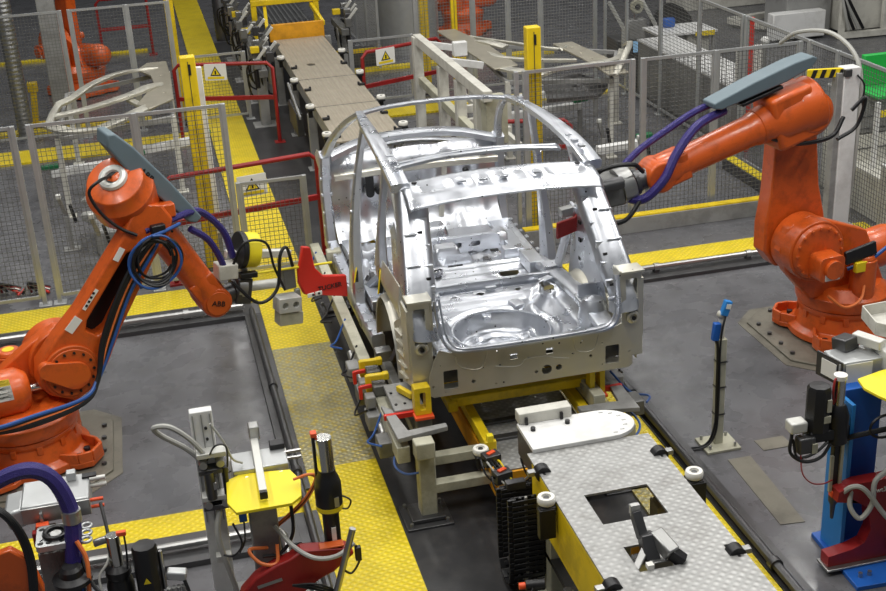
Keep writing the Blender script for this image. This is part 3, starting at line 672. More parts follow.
MB().bx(2.08,3.04,21.85,21.92,.95,1.25).build('end_skirt', 'yellow_orange', c2, bevel=.01)
mb = MB(); mb.bx(2.16,3.0,22.0,29,.95,1.0); mb.build('deck_plate', 'steel_dark', c2)
for k in range(9): MB().bx(2.2+.09*k,2.23+.09*k,22.0,29,1.0,1.02).build('deck_rib', 'steel', c2)
mb = MB(); mb.beam((1.9,23.0,1.45),(3.15,23.0,1.45),.12,.10); mb.build('cross_beam', 'yellow_paint', c2, bevel=.01)
for x in (1.95,3.08): MB().beam((x,23.0,.5),(x,23.0,1.9),.10,.10).build('upright', 'yellow_paint', c2, bevel=.01)
for s in (-1,1): MB().beam((C_+s*.50,22.1,1.15),(C_+s*.42,23.0,1.35),.06,.08).build('strut', 'yellow_paint', c2, bevel=.006)
MB().beam((1.9,23.3,1.95),(3.25,23.3,1.95),.25,.14).build('top_beam', 'alu_white', c2, bevel=.01)
for x in (2.0,3.1): MB().beam((x,22.0,0),(x,22.0,.95),.12,.12).build('leg', 'grey_paint', c2, bevel=.006)
for x in (2.0,3.1): MB().beam((x,28.5,0),(x,28.5,.95),.12,.12).build('leg', 'grey_paint', c2, bevel=.006)

# ---------------------------------------------------------------- clamp fixtures either side of the car
def fixture(s, label):
    X = lambda a: C_ + s*(C_-a)*-1 if s < 0 else 2*C_-a     # a = x on the left side
    X = (lambda a: a) if s < 0 else (lambda a: 4.75-a)
    DY = 0 if s < 0 else .14; DZ = 0 if s < 0 else -.14; DX = -.04 if s < 0 else .10
    t = thing('clamp_fixture', label, 'fixture', (X(1.58),10.2,0))
    for y in (8.05,12.2):
        p = MB().beam((X(1.60),y,.02),(X(1.60),y,.60+DZ),.13,.13).build('support_post', 'beige_paint', t, bevel=.01)
        q = MB().box((X(1.58),y,.015),(.36,.36,.03)).build('foot_plate', 'steel_dark', p, bevel=.004)
        MB().box((X(1.58),y-.02,.05),(.26,.20,.03)).build('levelling_plate', 'steel_dark', p, bevel=.004)
        for a in (-.14,.14):
            for b in (-.14,.14): MB().cyl((X(1.58)+a,y+b,.03),(X(1.58)+a,y+b,.06),.014,n=8).build('anchor_bolt', 'steel', p)
        MB().box((X(1.58),y-.08,.66+DZ),(.15,.12,.14)).build('junction_box', 'beige_paint', p, bevel=.01)
        for z,yy in ((.40,y+.18),(.28,y-.02)): MB().beam((X(1.60),yy,z),(X(2.20),yy,z),.09,.08).build('cross_tie', 'beige_paint', t, bevel=.006)
    xb = 1.44 if s < 0 else 1.64
    MB().beam((X(xb),8.05 if s < 0 else 8.35,.58),(X(xb),12.6,.58),.10,.14).build('long_beam', 'beige_paint', t, bevel=.008)
    MB().beam((X(1.68),8.3,.40),(X(1.68),12.4,.40),.08,.10).build('long_beam', 'grey_paint', t, bevel=.008)
    mb = MB(); mb.prism([(1.40,8.03),(1.80,8.10),(1.80,8.16),(1.50,8.14),(1.45,8.5),(1.38,8.6)] if s < 0 else [(X(a),b) for a,b in [(1.38,8.0),(1.84,8.10),(1.84,8.18),(1.50,8.16),(1.46,8.6),(1.38,8.8)]],(0,DY,.70+DZ),(1,0,0),(0,1,0),.04)
    mb.build('corner_plate', 'grey_paint', t, bevel=.006)
    MB().box((X(1.58),8.66+DY,.74+DZ),(.24,.46,.04)).build('top_plate', 'grey_paint', t, bevel=.006)
    MB().box((X(1.52),8.42+DY,.72+DZ),(.30,.035,.045)).build('shim_strip', 'red_bright', t, bevel=.004)
    for k in range(6): MB().cyl((X(1.49+.07*(k%3)),8.52+DY+.2*(k//3),.76+DZ),(X(1.49+.07*(k%3)),8.52+DY+.2*(k//3),.768+DZ),.012,n=8).build('plate_bolt', 'black_plastic', t)
    # yellow slotted rest block for the body corner
    mb = MB(); mb.prism(rrect(.13,.23,.012,3),(X(1.71)+DX,8.44+DY,.85+DZ),(1,0,0),(0,0,1),.10,[rrect(.045,.15,.01,3)])
    rb = mb.build('body_rest', 'yellow_paint', t, bevel=.005); MB().box((X(1.71)+DX,8.38+DY,.72+DZ),(.15,.16,.025)).build('rest_shim', 'orange_cap', rb, bevel=.003)
    MB().box((X(1.71)+DX,8.38+DY,.64+DZ),(.12,.12,.14)).build('rest_base', 'cast_grey', rb, bevel=.006)
    MB().beam((X(1.63),8.55,.80),(X(1.55),8.72,.80),.04,.05).build('rest_latch', 'yellow_paint', rb, bevel=.006)
    # clamps along the sill
    for k, y in enumerate(((8.98,9.26) if s < 0 else (9.05,9.4))):
        mb = MB(); mb.beam((X(1.34),y,.80),(X(1.50),y-.01,.80),.05,.05); mb.beam((X(1.355),y,.82),(X(1.355),y-.02,.68),.05,.05); mb.box((X(1.50),y-.01,.80),(.05,.06,.06))
        c = mb.build('clamp_arm', 'yellow_paint' if k < 3 else 'cast_grey', t, bevel=.008)
        MB().box((X(1.44),y-.02,.70),(.12,.12,.09)).build('clamp_body', 'cast_grey', c, bevel=.01)
        MB().box((X(1.34),y-.13,.66),(.08,.11,.10)).build('clamp_cylinder', 'grey_paint', c, bevel=.01)
        mb = MB(); mb.beam((X(1.27),y-.08,.76),(X(1.37),y-.07,.76),.03,.03); mb.beam((X(1.275),y-.08,.77),(X(1.275),y-.09,.66),.03,.03); mb.build('clamp_handle', 'red_bright', c, bevel=.005)
    for k in range(4):
        y = 8.35+.45*k
        MB().box((X(1.36),y,.52),(.14,.18,.13)).build('valve_box', 'grey_paint' if k % 2 else 'cast_grey', t, bevel=.01)
        MB().cyl((X(1.37),y+.16,.52),(X(1.37),y+.30,.55),.03,n=12).build('air_cylinder', 'steel', t)
    for k in range(7):
        random.seed(k+20); y = 8.2+.6*k; mb = MB()
        mb.tube([(X(1.30),y,.60),(X(1.22),y+.15,.48+.1*random.random()),(X(1.30),y+.35,.52),(X(1.42),y+.5,.66)],.009,6); mb.build('air_hose', 'cable_black' if k % 3 else 'cable_blue', t)
    mb = MB(); mb.tube([(X(1.46),8.3,.56),(X(1.38),8.16,.46),(X(1.44),8.05,.42),(X(1.56),8.0,.44)],.010,6); mb.build('air_hose', 'cable_blue', t)
    for k in range(5):
        y = 8.8+.75*k
        MB().beam((X(1.66),y,.62),(X(1.78),y+.05,.80),.05,.05).box((X(1.80),y+.05,.80),(.05,.08,.05)).build('locating_pin', 'steel_dark', t, bevel=.006)
        MB().box((X(1.62),y+.18,.62),(.14,.12,.10)).build('bracket', 'steel', t, bevel=.006)
    return t
fixture(-1, 'left clamp fixture with yellow and red toggle clamps along the walkway side of the car')
fixture(1, 'right clamp fixture with yellow block partly hidden behind the rear panel of the car')
# sensor stand
st = thing('sensor_stand', 'beige sensor post with two blue sensors and black cable on the open floor', 'sensor stand', (4.15,8.34,0))
b = MB().box((4.15,8.34,.012),(.30,.26,.024),rz=.0).build('base_plate', 'beige_paint', st, bevel=.004)
for a in (-.11,.11):
    for c in (-.09,.09): MB().cyl((4.15+a,8.34+c,.024),(4.15+a,8.34+c,.06),.012,n=8).build('anchor_bolt', 'steel', b)
MB().beam((4.15,8.36,.02),(4.15,8.36,.98),.075,.075).build('post', 'beige_paint', st, bevel=.006)
mb = MB(); mb.tube([(4.15,8.36,.95),(4.15,8.36,1.10),(4.165,8.36,1.2)],.028,10); mb.ball((4.14,8.36,1.19),.035); mb.build('swivel_arm', 'light_paint', st)
s1 = MB().beam((4.15,8.34,1.19),(4.19,8.34,1.31),.06,.05).build('sensor', 'blue_bright', st, bevel=.006); tag(s1,'blue sensor on top of the post')
MB().beam((4.176,8.315,1.25),(4.186,8.315,1.29),.04,.01).build('sensor_label', 'label_white', s1)
MB().beam((4.085,8.34,.98),(4.10,8.34,1.13),.055,.05).build('sensor', 'blue_paint', st, bevel=.006)
mb = MB(); mb.tube([(4.09,8.33,.98),(4.10,8.31,.9),(4.105,8.31,.5),(4.10,8.31,.2),(4.02,8.32,.03),(3.8,8.36,.02),(3.5,8.44,.02)],.012,6); mb.tube([(4.17,8.33,1.2),(4.13,8.30,1.1),(4.118,8.305,.9),(4.12,8.30,.4),(4.09,8.29,.12),(3.95,8.30,.02),(3.6,8.40,.02)],.009,6); mb.build('cable', 'cable_black', st)
for z in (.3,.55,.78): MB().box((4.15,8.355,z),(.085,.085,.008)).build('cable_tie', 'black_plastic', st)
# floor cover plates
for i, (p, l) in enumerate((([(4.12,8.09),(4.32,8.09),(4.27,7.10),(4.08,7.12)], 'long grey steel floor plate in front of the sensor stand'),([(4.46,8.3),(4.72,8.3),(4.72,8.13),(4.46,8.13)], 'small square steel floor plate right of the sensor stand'))):
    o_ = MB(); o_.prism(p if i == 1 else [(4.08,7.12),(4.27,7.10),(4.32,8.09),(4.12,8.09)],(0,0,0),(1,0,0),(0,1,0),.006); tag(o_.build('floor_plate','base_plate'), l, 'floor plate')
# pipes on the floor
def pipe(name, pts, r, label, mat='steel', z=.08, couplings=()):
    t = thing(name, label, 'pipe', pts[0]); mb = MB(); mb.tube(pts, r, 10, sm=1); mb.build('pipe_run', mat, t)
    for c in couplings:
        k = min(range(len(pts)-1), key=lambda i: (V(pts[i]).lerp(V(pts[i+1]),.5)-V(c)).length); d = (V(pts[k+1])-V(pts[k])).normalized()
        MB().cyl(V(c)-d*.03, V(c)+d*.03, r*1.45, n=12).build('coupling', mat, t); MB().bx(c[0]-.03,c[0]+.03,c[1]-.03,c[1]+.03,0,c[2]).build('pipe_foot', 'steel_dark', t)
    return t
pipe('floor_pipe', [(-5,12.45,.10),(.60,12.45,.10)], .035, 'long steel pipe running beside the far left yellow tread', couplings=[(-1.0,12.45,.10),(0,12.45,.10),(-3,12.45,.1)])
pipe('floor_pipe', [(.68,12.35,.09),(.70,8.6,.09),(.70,5.5,.09)], .03, 'dark steel pipe running toward the viewer along the left edge of the walkway', 'steel_dark', couplings=[(.69,10.5,.09),(.70,8.9,.09)])
pipe('floor_pipe', [(-5,8.12,.10),(.25,8.12,.10),(.42,8.12,.10),(.48,8.0,.10),(.48,7.5,.1),(.60,7.35,.1),(.6,5,.1)], .03, 'galvanised pipe with bends below the near left yellow tread', couplings=[(-.5,8.12,.10)])
pipe('floor_pipe', [(4.2,11.92,.10),(7.4,11.92,.10)], .03, 'steel pipe in front of the right yellow tread', couplings=[(5.1,11.92,.1),(6.2,11.92,.10)])
pipe('floor_pipe', [(3.77,11.5,.08),(3.76,7.0,.08),(3.76,4.2,.08)], .035, 'long dark pipe along the right yellow edge of the line', 'steel_dark', couplings=[(3.76,9.3,.08),(3.76,6.6,.08),(3.76,5.6,.08)])
# ---------------------------------------------------------------- industrial robots
def capsule(cx, cz, r, n=24): return circ(cx, cz, r, n)
def robot(loc, rz, label, p, group=None, detail=True):
    """p: shoulder S, elbow E, wrist W, housing rear end R (x,z in the arm plane), sd = side of the lower arm"""
    t = thing('industrial_robot', label, 'robot', (0,0,0), 0, group)
    S, E, W, R, sd = p['S'], p['E'], p['W'], p['R'], p['sd']
    A = lambda q, y=0: V((q[0], y, q[1]))
    O = 'orange'
    # cast foot with four bolted lobes
    mb = MB(); mb.lathe([(.50,0),(.50,.06),(.44,.10),(.40,.24),(.42,.27),(.42,.31)],(0,0,.02),n=36)
    base = mb.build('base', O, t, bevel=.006)
    for k in range(4):
        a = PI/4+k*PI/2; R3 = Matrix.Rotation(a, 3, 'Z')
        l = MB(); o = R3 @ V((.34,0,.02)); u = R3 @ V((1,0,0)); v = R3 @ V((0,1,0))
        l.prism([(0,-.20),(.20,-.17),(.30,-.09),(.30,.09),(.20,.17),(0,.20)],o,u,v,.05)
        for q in ((.20,-.15,.29,-.075),(.29,-.075,.29,.075),(.29,.075,.20,.15),(.20,.15,.05,.18),(.20,-.15,.05,-.18)):
            l.beam(o+u*q[0]+v*q[1]+V((0,0,.09)), o+u*q[2]+v*q[3]+V((0,0,.09)), .03,.10)
        f = l.build('foot_lobe', O, base, bevel=.008)
        for b in (-.06,.06): MB().cyl(o+u*.16+v*b+V((0,0,.05)), o+u*.16+v*b+V((0,0,.085)), .028, n=10).build('anchor_bolt', 'black_plastic', base)
    for k in range(24):
        a = 2*PI*k/24
        if detail and k % 2 == 0: MB().box((.405*math.cos(a),.405*math.sin(a),.25),(.03,.05,.08),rz=a).build('cast_rib', O, base, bevel=.006)
    # turret
    mb = MB(); mb.lathe([(.36,.32),(.43,.34),(.45,.40),(.45,.46),(.40,.50),(.34,.55)],(0,0,0),n=40)
    tur = mb.build('turret', O, t, bevel=.006)
    mb = MB()
    prof = [(-.36,.48),(.50,.48),(S[0]+.22,S[1]-.22),(S[0]+.30,S[1]),(S[0]+.22,S[1]+.22),(S[0],S[1]+.31),(S[0]-.22,S[1]+.22),(-.10,S[1]+.05),(-.30,.62)]
    mb.prism([(a,b) for a,b in prof][::-1],(0,-sd*.06,0),(1,0,0),(0,0,1),sd*.10 if sd > 0 else -.10) if False else None
    y0 = -sd*.04
    mb.prism(prof,(0,y0,0),(1,0,0),(0,0,1),.12*(1 if sd > 0 else -1)*1.0)
    mb.build('turret_frame', O, tur, bevel=.02, seg=3)
    ys = -sd   # motor side is opposite to the lower arm
    mb = MB(); mb.cyl(A(S,ys*.30),A(S,-ys*.02),.29,n=36); mb.cyl(A(S,ys*.34),A(S,ys*.30),.24,.27,n=36)
    sh_ = mb.build('shoulder_drive', O, t, bevel=.01)
    m_ = MB(); m_.prism(rrect(.26,.24,.05,4,S[0]-.02,S[1]-.10),(0,ys*.30,0),(1,0,0),(0,0,1),-ys*.22); m_.cyl(A((S[0]-.02,S[1]-.10),ys*.50),A((S[0]-.02,S[1]-.10),ys*.56),.09,n=20)
    mo = m_.build('shoulder_motor', O, t, bevel=.015)
    MB().box((S[0]-.02,ys*.525,S[1]-.16),(.15,.012,.09)).build('rating_label', 'label_white', mo); MB().box((S[0]-.02,ys*.53,S[1]-.13),(.14,.012,.03)).build('warning_stripe', 'print_yellow', mo)
    for k in range(16):
        a = 2*PI*k/16; q = (S[0]+.235*math.cos(a), S[1]+.235*math.sin(a))
        if detail: MB().cyl(A(q,ys*.33),A(q,ys*.36),.014,n=6).build('flange_bolt', 'orange_dark', sh_)
    # base motor, connector box and counterweight
    mb = MB(); mb.cyl((.02,ys*.30,.45),(.02,ys*.30,.86),.12,n=24); mb.cyl((.02,ys*.30,.86),(.02,ys*.30,.90),.11,.09,n=24); bm_ = mb.build('turret_motor', O, t, bevel=.01)
    MB().cyl((.02,ys*.30,.90),(.02,ys*.30,.904),.05,n=16).build('motor_label', 'print_yellow', bm_)
    c0, c1 = V((.12,sd*.10,.68)), V((-.85,sd*.10,.66+p.get('ct',.05)))
    mb = MB(); d = (c1-c0).normalized(); mb.lathe([(.06,0),(.15,.02),(.20,.10),(.20,.62),(.17,.72),(.10,.78),(0,.80)], c0+d*.05, d, n=32); cw = mb.build('balance_cylinder', O, t, bevel=.008)
    mb = MB(); mb.cyl(c0-d*.28,c0+d*.1,.035,n=14); mb.build('piston_rod', 'chrome', cw)
    ln = V((0,sd,0.5)).normalized()
    lb = MB(); lb.box(c0+d*.28+ln*.195,(.16,.012,.12),M=Matrix.Rotation(-sd*.0,3,'X')); 
    mb = MB()
    for k in range(7):
        a0 = math.radians(20+10*k); 
    def patch(name, mat, a0, a1, h0, h1, rr):
        S_,U_,D_2 = frame_of(d); mb = MB(); vs = []; n = 8
        for h in (h0,h1):
            for k in range(n+1):
                a = a0+(a1-a0)*k/n; vs.append(c0+d*h+(V((0,sd,0))*math.cos(a)+V((0,0,1))*math.sin(a))*rr)
        fs = [(k,k+1,n+2+k,n+1+k) for k in range(n)]
        mb.add(vs, fs + [f[::-1] for f in fs]); mb.build(name, mat, cw)
    patch('rating_label','label_white',.1,1.0,.22,.42,.203); patch('warning_stripe','print_yellow',.72,1.0,.22,.42,.205)
    lug = MB(); lug.prism(poly_thick([(S[0]-.20,S[1]+.08,.07),(S[0]+.02,S[1]-.02,.12)],0),(0,sd*.24,0),(1,0,0),(0,0,1),-sd*.10 if False else .08*(-1 if sd > 0 else 1)); lug.cyl(A((S[0]-.20,S[1]+.08),sd*.12),A((S[0]-.20,S[1]+.08),sd*.27),.035,n=16)
    lug.build('balance_lug', O, t, bevel=.008)
    # lower arm with pocket
    ax = V((E[0]-S[0],0,E[1]-S[1])); L = ax.length; dx, dz = ax.x/L, ax.z/L; nx, nz = dz, -dx
    def P2(a, b): return (S[0]+dx*a+nx*b, S[1]+dz*a+nz*b)
    outl = [P2(a,b) for a,b in ((a_, b_*p.get('aw',1)) for a_,b_ in ((-.26,-.05),(-.22,-.18),(-.05,-.27),(.2,-.25),(.5,-.20),(L-.2,-.17),(L,-.19),(L+.13,-.14),(L+.19,0),(L+.13,.14),(L,.19),(L-.25,.17),(.5,.21),(.2,.26),(-.05,.27),(-.22,.18)))]
    hol = [[P2(a,b) for a,b in ((.36,-.055),(.45,-.09),(L-.30,-.07),(L-.24,0),(L-.30,.07),(.45,.10),(.36,.06))]] if p.get('pocket') else []
    yA = sd*.24
    mb = MB(); mb.prism(outl,(0,max(yA,yA-sd*.20) if sd < 0 else yA-.20+.0,0) if False else (0,yA,0),(1,0,0),(0,0,1),.20*(1 if sd > 0 else -1),hol)
    la = mb.build('lower_arm', O, t, bevel=.02, seg=3)
    mb = MB(); mb.prism([P2(a,b) for a,b in ((.30,-.12),(L-.22,-.10),(L-.18,.10),(.30,.13))],(0,sd*.08,0),(1,0,0),(0,0,1),.03*(1 if sd > 0 else -1)); mb.build('arm_web', 'black_plastic' if p.get('pocket') else 'orange_dark', la, bevel=.004)
    mb = MB(); mb.cyl(A(S,sd*.20),A(S,sd*.27),.235,n=36); mb.cyl(A(S,sd*.27),A(S,sd*.285),.21,n=36); sc_ = mb.build('shoulder_cap', 'orange_dark', la, bevel=.006)
    for k in range(14):
        a = 2*PI*k/14
        if detail: MB().cyl(A((S[0]+.18*math.cos(a),S[1]+.18*math.sin(a)),sd*.285),A((S[0]+.18*math.cos(a),S[1]+.18*math.sin(a)),sd*.30),.012,n=6).build('cap_bolt', 'black_plastic', sc_)
    q0, q1 = P2(.30,-.165), P2(.62,-.14)
    def strip(q0,q1,w,name,mat,yy=.245): MB().beam(A(q0,sd*yy),A(q1,sd*yy),w,.006,up=(0,1,0)).build(name,mat,la)
    if p.get('pocket'):
        strip(P2(.30,-.19),P2(.44,-.17),.075,'warning_label','label_white'); strip(P2(.52,-.165),P2(.72,-.15),.03,'model_label','label_white'); strip(P2(1.0,-.13),P2(1.12,-.13),.05,'model_label','label_white')
        for z in (.55,.59,.63,.67): strip(P2(z,-.163),P2(z+.02,-.163),.02,'model_print','print_black',.25)
    # elbow and upper arm housing
    ua = V((W[0]-R[0],0,W[1]-R[1])); M_ = ua.length; ux, uz = ua.x/M_, ua.z/M_; vx, vz = -uz, ux
    def U(a, b): return (R[0]+ux*a+vx*b, R[1]+uz*a+vz*b)
    mb = MB(); mb.cyl(A(E,-sd*.22),A(E,sd*.06),.20,n=32); mb.cyl(A(E,-sd*.26),A(E,-sd*.22),.15,.19,n=32)
    hs_ = MB(); hr = p.get('hr',.215)
    hs_.lathe([(hr*.86,.0),(hr,.03),(hr,.20),(hr*.92,.24),(hr*.9,.42),(.18,.52),(.16,.62)],A(U(0,0),-sd*.07),V((ux,0,uz)),n=36)
    hs_.v += []; housing = hs_.build('upper_arm_housing', O, t, bevel=.008)
    mb.build('elbow_drive', O, housing, bevel=.01)
    bx_ = MB(); bx_.beam(A(U(.10,p.get('bo',-.05)),-sd*.07),A(U(.52,p.get('bo',-.05)),-sd*.07),.36,p.get('gh',.36),up=(vx,0,vz)); bx_.build('gear_case', O, housing, bevel=.04, seg=3)
    e2 = A(U(0,0),-sd*.07); dd = V((ux,0,uz))
    if p.get('pocket'):
        ca = V((-.38,-.50,.78)).normalized(); cc = V((1.10,-.02,2.20))
        MB().lathe([(.27,-.22),(.29,-.18),(.29,.0),(.25,.05),(.24,.12),(.15,.15)],cc,ca,n=36).build('axis_cover', O, housing, bevel=.008)
        rp = cc+ca*.16
    else: rp, ca = e2-dd*.03, -dd
    rg = MB(); rg.ring(rp,ca,.09,.034,n=28); rg.build('hollow_shaft_ring', 'alu_white', housing)
    MB().cyl(rp-ca*.02,rp+ca*.004,.065,n=20).build('shaft_bore', 'black_rubber', housing)
    for k in range(10 if detail else 0):
        a = -1.2+k*.27; q = e2+dd*.33+(V((vx,0,vz))*math.cos(a)+V((0,sd,0))*math.sin(a))*.0
    # forearm, wrist
    fa = MB(); fa.lathe([(.15,0),(.155,.04),(.14,.10),(.13,M_-.62-.18),(.145,M_-.62-.12),(.145,M_-.62)],A(U(.60,0),-sd*.07),dd,n=32)
    fore = fa.build('forearm', O, t, bevel=.006)
    wr = MB(); wr.cyl(A(W,-sd*.07-.13),A(W,-sd*.07+.13),.14,n=28); wr.beam(A(U(M_-.28,0),-sd*.07),A(W,-sd*.07),.24,.25,up=(vx,0,vz)); wrist = wr.build('wrist', O, t, bevel=.02, seg=3)
    wc = MB(); wc.cyl(A(W,-sd*.07+sd*.13),A(W,-sd*.07+sd*.145),.11,n=28); wc.build('wrist_cap', 'orange_dark', wrist, bevel=.004)
    T = V((p['T'][0]-W[0],0,p['T'][1]-W[1])).normalized(); w0 = A(W,-sd*.07)
    fl = MB(); fl.cyl(w0+T*.10,w0+T*.20,.095,n=28); fl.cyl(w0+T*.20,w0+T*.24,.12,n=28); fl.build('tool_flange', 'steel_dark', wrist, bevel=.004)
    if detail and p.get('logo'):
        lettering('ABB','maker_lettering','print_black',wrist,A((W[0]+.0,W[1]-.0),sd*.078) ,(1,0,-.3) if sd < 0 else (-1,0,0),(.3,0,1),.07)
        lettering('ABB','maker_lettering','print_black',housing,(.93,-.13,2.30),(1,-.0,.49),(.0,.84,.54),.07) if False else None
    # grey cover box along the upper arm
    b0, b1 = V((p['B0'][0],-sd*(.07-p.get('by',0)),p['B0'][1])), V((p['B1'][0],-sd*(.07-p.get('by',0)),p['B1'][1]))
    bd = (b1-b0); bl = bd.length; bd.normalize()
    mb = MB(); prof = [(-.02,.03),(.05,-.045),(bl*.3,-.08),(bl*.94,-.06),(bl,-.02),(bl,.05),(bl*.6,.09),(bl*.2,.10),(.02,.08)]
    bn = V((0,1,0)).cross(bd).normalized(); 
    if bn.z < 0: bn = -bn
    prof = [(a,c*p.get('bt',1)) for a,c in prof]
    mb.prism(prof,b0-V((0,p.get('bw',.3)/2,0)),tuple(bd),tuple(bn),p.get('bw',.3)*(1 if (bd.cross(bn)).y > 0 else -1))
    cvr = mb.build('cable_cover', 'cover_grey', t, bevel=.035, seg=3)
    MB().beam(b0+bd*bl*.35+bn*-.09,b0+bd*bl*.75+bn*-.09,.2,.03,up=tuple(bn)).build('cover_bracket','black_plastic',cvr,bevel=.006)
    lettering('ABB','maker_lettering','print_black',cvr,tuple(b0+bd*bl*.42+V((0,sd*(p.get('bw',.3)/2+.003),0))+bn*.0),tuple(bd if sd < 0 else -bd),tuple(bn),.08)
    return t, dict(A=A, P2=P2, U=U, sd=sd, L=L, w0=w0, T=T, E=E, S=S, W=W)
def hose(t, pts, r, mat, name='cable', sm=6):
    mb = MB(); mb.tube(pts, r, 8, sm=sm); return mb.build(name, mat, t)
def c_tool(t, o, ux, uy, sc_=1.0, mat='red_bright', mirror_=1):
    """red C-shaped stud tool arm in the plane ux,uy"""
    tool = MB(); pl = [(.0,.45),(.08,.43),(.12,.22),(.2,.13),(.44,.09),(.45,-.13),(0,-.02),(-.05,.1),(-.05,.22),(-.02,.34)]
    pl = [(a*sc_*mirror_, b*sc_) for a,b in pl]
    if mirror_ < 0: pl = pl[::-1]
    tool.prism(pl[::-1],o,ux,uy,.05*sc_)
    return tool.build('c_frame', mat, t, bevel=.012, seg=2)

# robot on the left
pL = dict(hr=.22, gh=.40, S=(.40,.80), E=(1.26,1.90), W=(1.80,.98), R=(1.08,2.36), T=(2.6,1.05), sd=-1, pocket=True, B0=(1.03,2.66), B1=(1.70,1.80), by=.05, ct=.08, logo=True)
rl, g = robot((0,0,0), 0, 'orange robot arm at the left reaching a red C-shaped tool to the car side', pL)
A, P2, U = g['A'], g['P2'], g['U']
random.seed(11)
for k in range(5):   # dress pack lying in the arm pocket
    o = (-.03+.022*k)
    pts = [A((-.75,.60+.02*k),-.36-.02*k),A((-.35,.53+.02*k),-.42-.02*k),A((.0,.53+.02*k),-.48),A((.42,.58+.01*k),-.44),A((.58,.72),-.36),A(P2(.35,.12+o),-.29),A(P2(.8,.05+o),-.27),A(P2(1.15,.06+o),-.25),A(P2(1.42,.14),-.2)]
    hose(rl, pts, (.020,.022,.016,.014,.018)[k], ('cable_black','cable_black','cable_orange','cable_black','cable_blue')[k], 'dress_cable')
for k in range(6):   # loops at the elbow
    c = V((1.22+.02*math.sin(k*2),-.30-.012*k,1.62)); r_ = .15+.014*k
    mb = MB(); mb.tube([c+V((r_*math.cos(a),.02*math.sin(3*a+k),r_*1.05*math.sin(a))) for a in [2*PI*i/14+k*.4 for i in range(14)]],.011,6,sm=3); mb.build('cable_loop', 'cable_blue' if k == 5 else 'cable_black', rl)
hose(rl,[(1.08,-.30,1.40),(1.02,-.31,1.62),(1.12,-.32,1.80),(1.32,-.3,1.84),(1.5,-.24,1.86)],.016,'cable_blue','dress_cable')
hose(rl,[(1.20,-.22,1.86),(1.38,-.2,1.88),(1.55,-.16,1.90),(1.75,-.06,1.86),(1.95,0,1.62),(2.02,.02,1.35)],.032,'cable_purple','protective_hose')
hose(rl,[(1.62,-.12,1.75),(1.78,-.08,1.6),(1.88,-.05,1.38),(1.92,-.03,1.2)],.03,'cable_purple','protective_hose')
hose(rl,[(1.02,-.10,2.34),(.90,-.22,2.36),(.80,-.22,2.28),(.86,-.24,2.1),(.98,-.25,1.95),(1.12,-.26,1.85)],.014,'cable_black','dress_cable')
MB().box((1.30,-.26,1.86),(.12,.08,.09)).build('cable_clamp', 'black_plastic', rl, bevel=.01)
MB().box((1.42,-.14,1.98),(.14,.16,.12)).build('cable_clamp', 'orange', rl, bevel=.015)
for k in range(6): MB().cyl((1.16+.055*k,-.195,2.12-.075*k+.05),(1.16+.055*k,-.21,2.12-.075*k+.05),.011,n=6).build('case_bolt', 'black_plastic', rl)
MB().box((1.42,-.10,1.66),(.07,.16,.07)).build('forearm_plug', 'black_plastic', rl, bevel=.006)
# gripper / stud tool
tl = MB().beam((2.0,.07,1.03),(2.14,.07,1.0),.22,.24).build('tool_changer', 'steel_dark', rl, bevel=.01)
MB().cyl((2.02,.07,1.05),(2.10,.07,1.03),.13,n=24).build('changer_plate', 'steel', tl, bevel=.004)
MB().cyl((2.12,.05,1.02),(2.50,.05,.97),.045,n=16).build('main_tube', 'alu_white', tl)
MB().beam((1.98,.10,1.36),(2.60,.10,1.22),.07,.07).build('upper_bar', 'alu_white', tl, bevel=.008)
MB().beam((1.84,.0,1.26),(2.02,.0,1.24),.16,.14).build('connector_block', 'light_paint', tl, bevel=.01)
MB().beam((2.12,.07,1.03),(2.12,.07,1.40),.06,.06).build('upright_bar', 'alu_profile', tl, bevel=.006)
mb = MB(); mb.cyl((2.13,.05,1.38),(2.25,.05,1.35),.16,n=24); mb.build('magazine_ring', 'yellow_bright', tl, bevel=.006)
MB().cyl((2.08,.05,1.39),(2.13,.05,1.38),.17,n=24).build('magazine_back', 'black_plastic', tl, bevel=.006)
MB().cyl((2.12,-.03,1.17),(2.95,-.03,1.08),.011,n=10).build('guide_rod', 'yellow_bright', tl)
MB().beam((2.04,-.04,1.18),(2.2,-.04,1.16),.07,.05).build('rod_holder', 'black_plastic', tl, bevel=.006)
cb_ = MB(); cb_.prism(rrect(.22,.14,.01,2),(2.44,-.02,.83),(1,0,-.12),(.12,0,1),.16,[circ(-.05,0,.03,14),circ(.055,0,.03,14)]); cb_.build('clamp_block', 'alu_white', tl, bevel=.006)
cb2 = MB(); cb2.beam((2.33,-.09,.70),(2.56,-.09,.67),.14,.12); cb2.build('lower_clamp_block', 'beige_paint', tl, bevel=.008)
MB().beam((2.57,-.05,.92),(2.57,-.05,.60),.05,.04).beam((2.46,-.05,.61),(2.58,-.05,.59),.05,.02).build('clamp_jaw', 'steel', tl, bevel=.004)
MB().box((2.52,.03,1.02),(.12,.12,.2)).build('arm_mount', 'cast_grey', tl, bevel=.01)
cf = c_tool(tl, (2.64,0,.86), (1,0,-.06), (.06,0,1))
lettering('TUCKER','arm_lettering','print_black',cf,(2.90,-.055,.855),(1,0,-.03),(.03,0,1),.065)
for x in (2.70,2.78): MB().box((x,-.055,.84-.02),(.07,.012,.045)).build('plate_insert', 'label_white', cf, bevel=.006)
for x in (2.72,2.78): MB().cyl((x,-.06,.822),(x,-.066,.822),.012,n=10).build('insert_bolt', 'black_plastic', cf)
hose(rl,[(1.95,-.1,1.15),(2.15,-.14,.92),(2.35,-.12,1.0),(2.42,-.1,1.3),(2.5,-.08,1.35),(2.55,-.05,1.15)],.016,'cable_black','tool_cable')
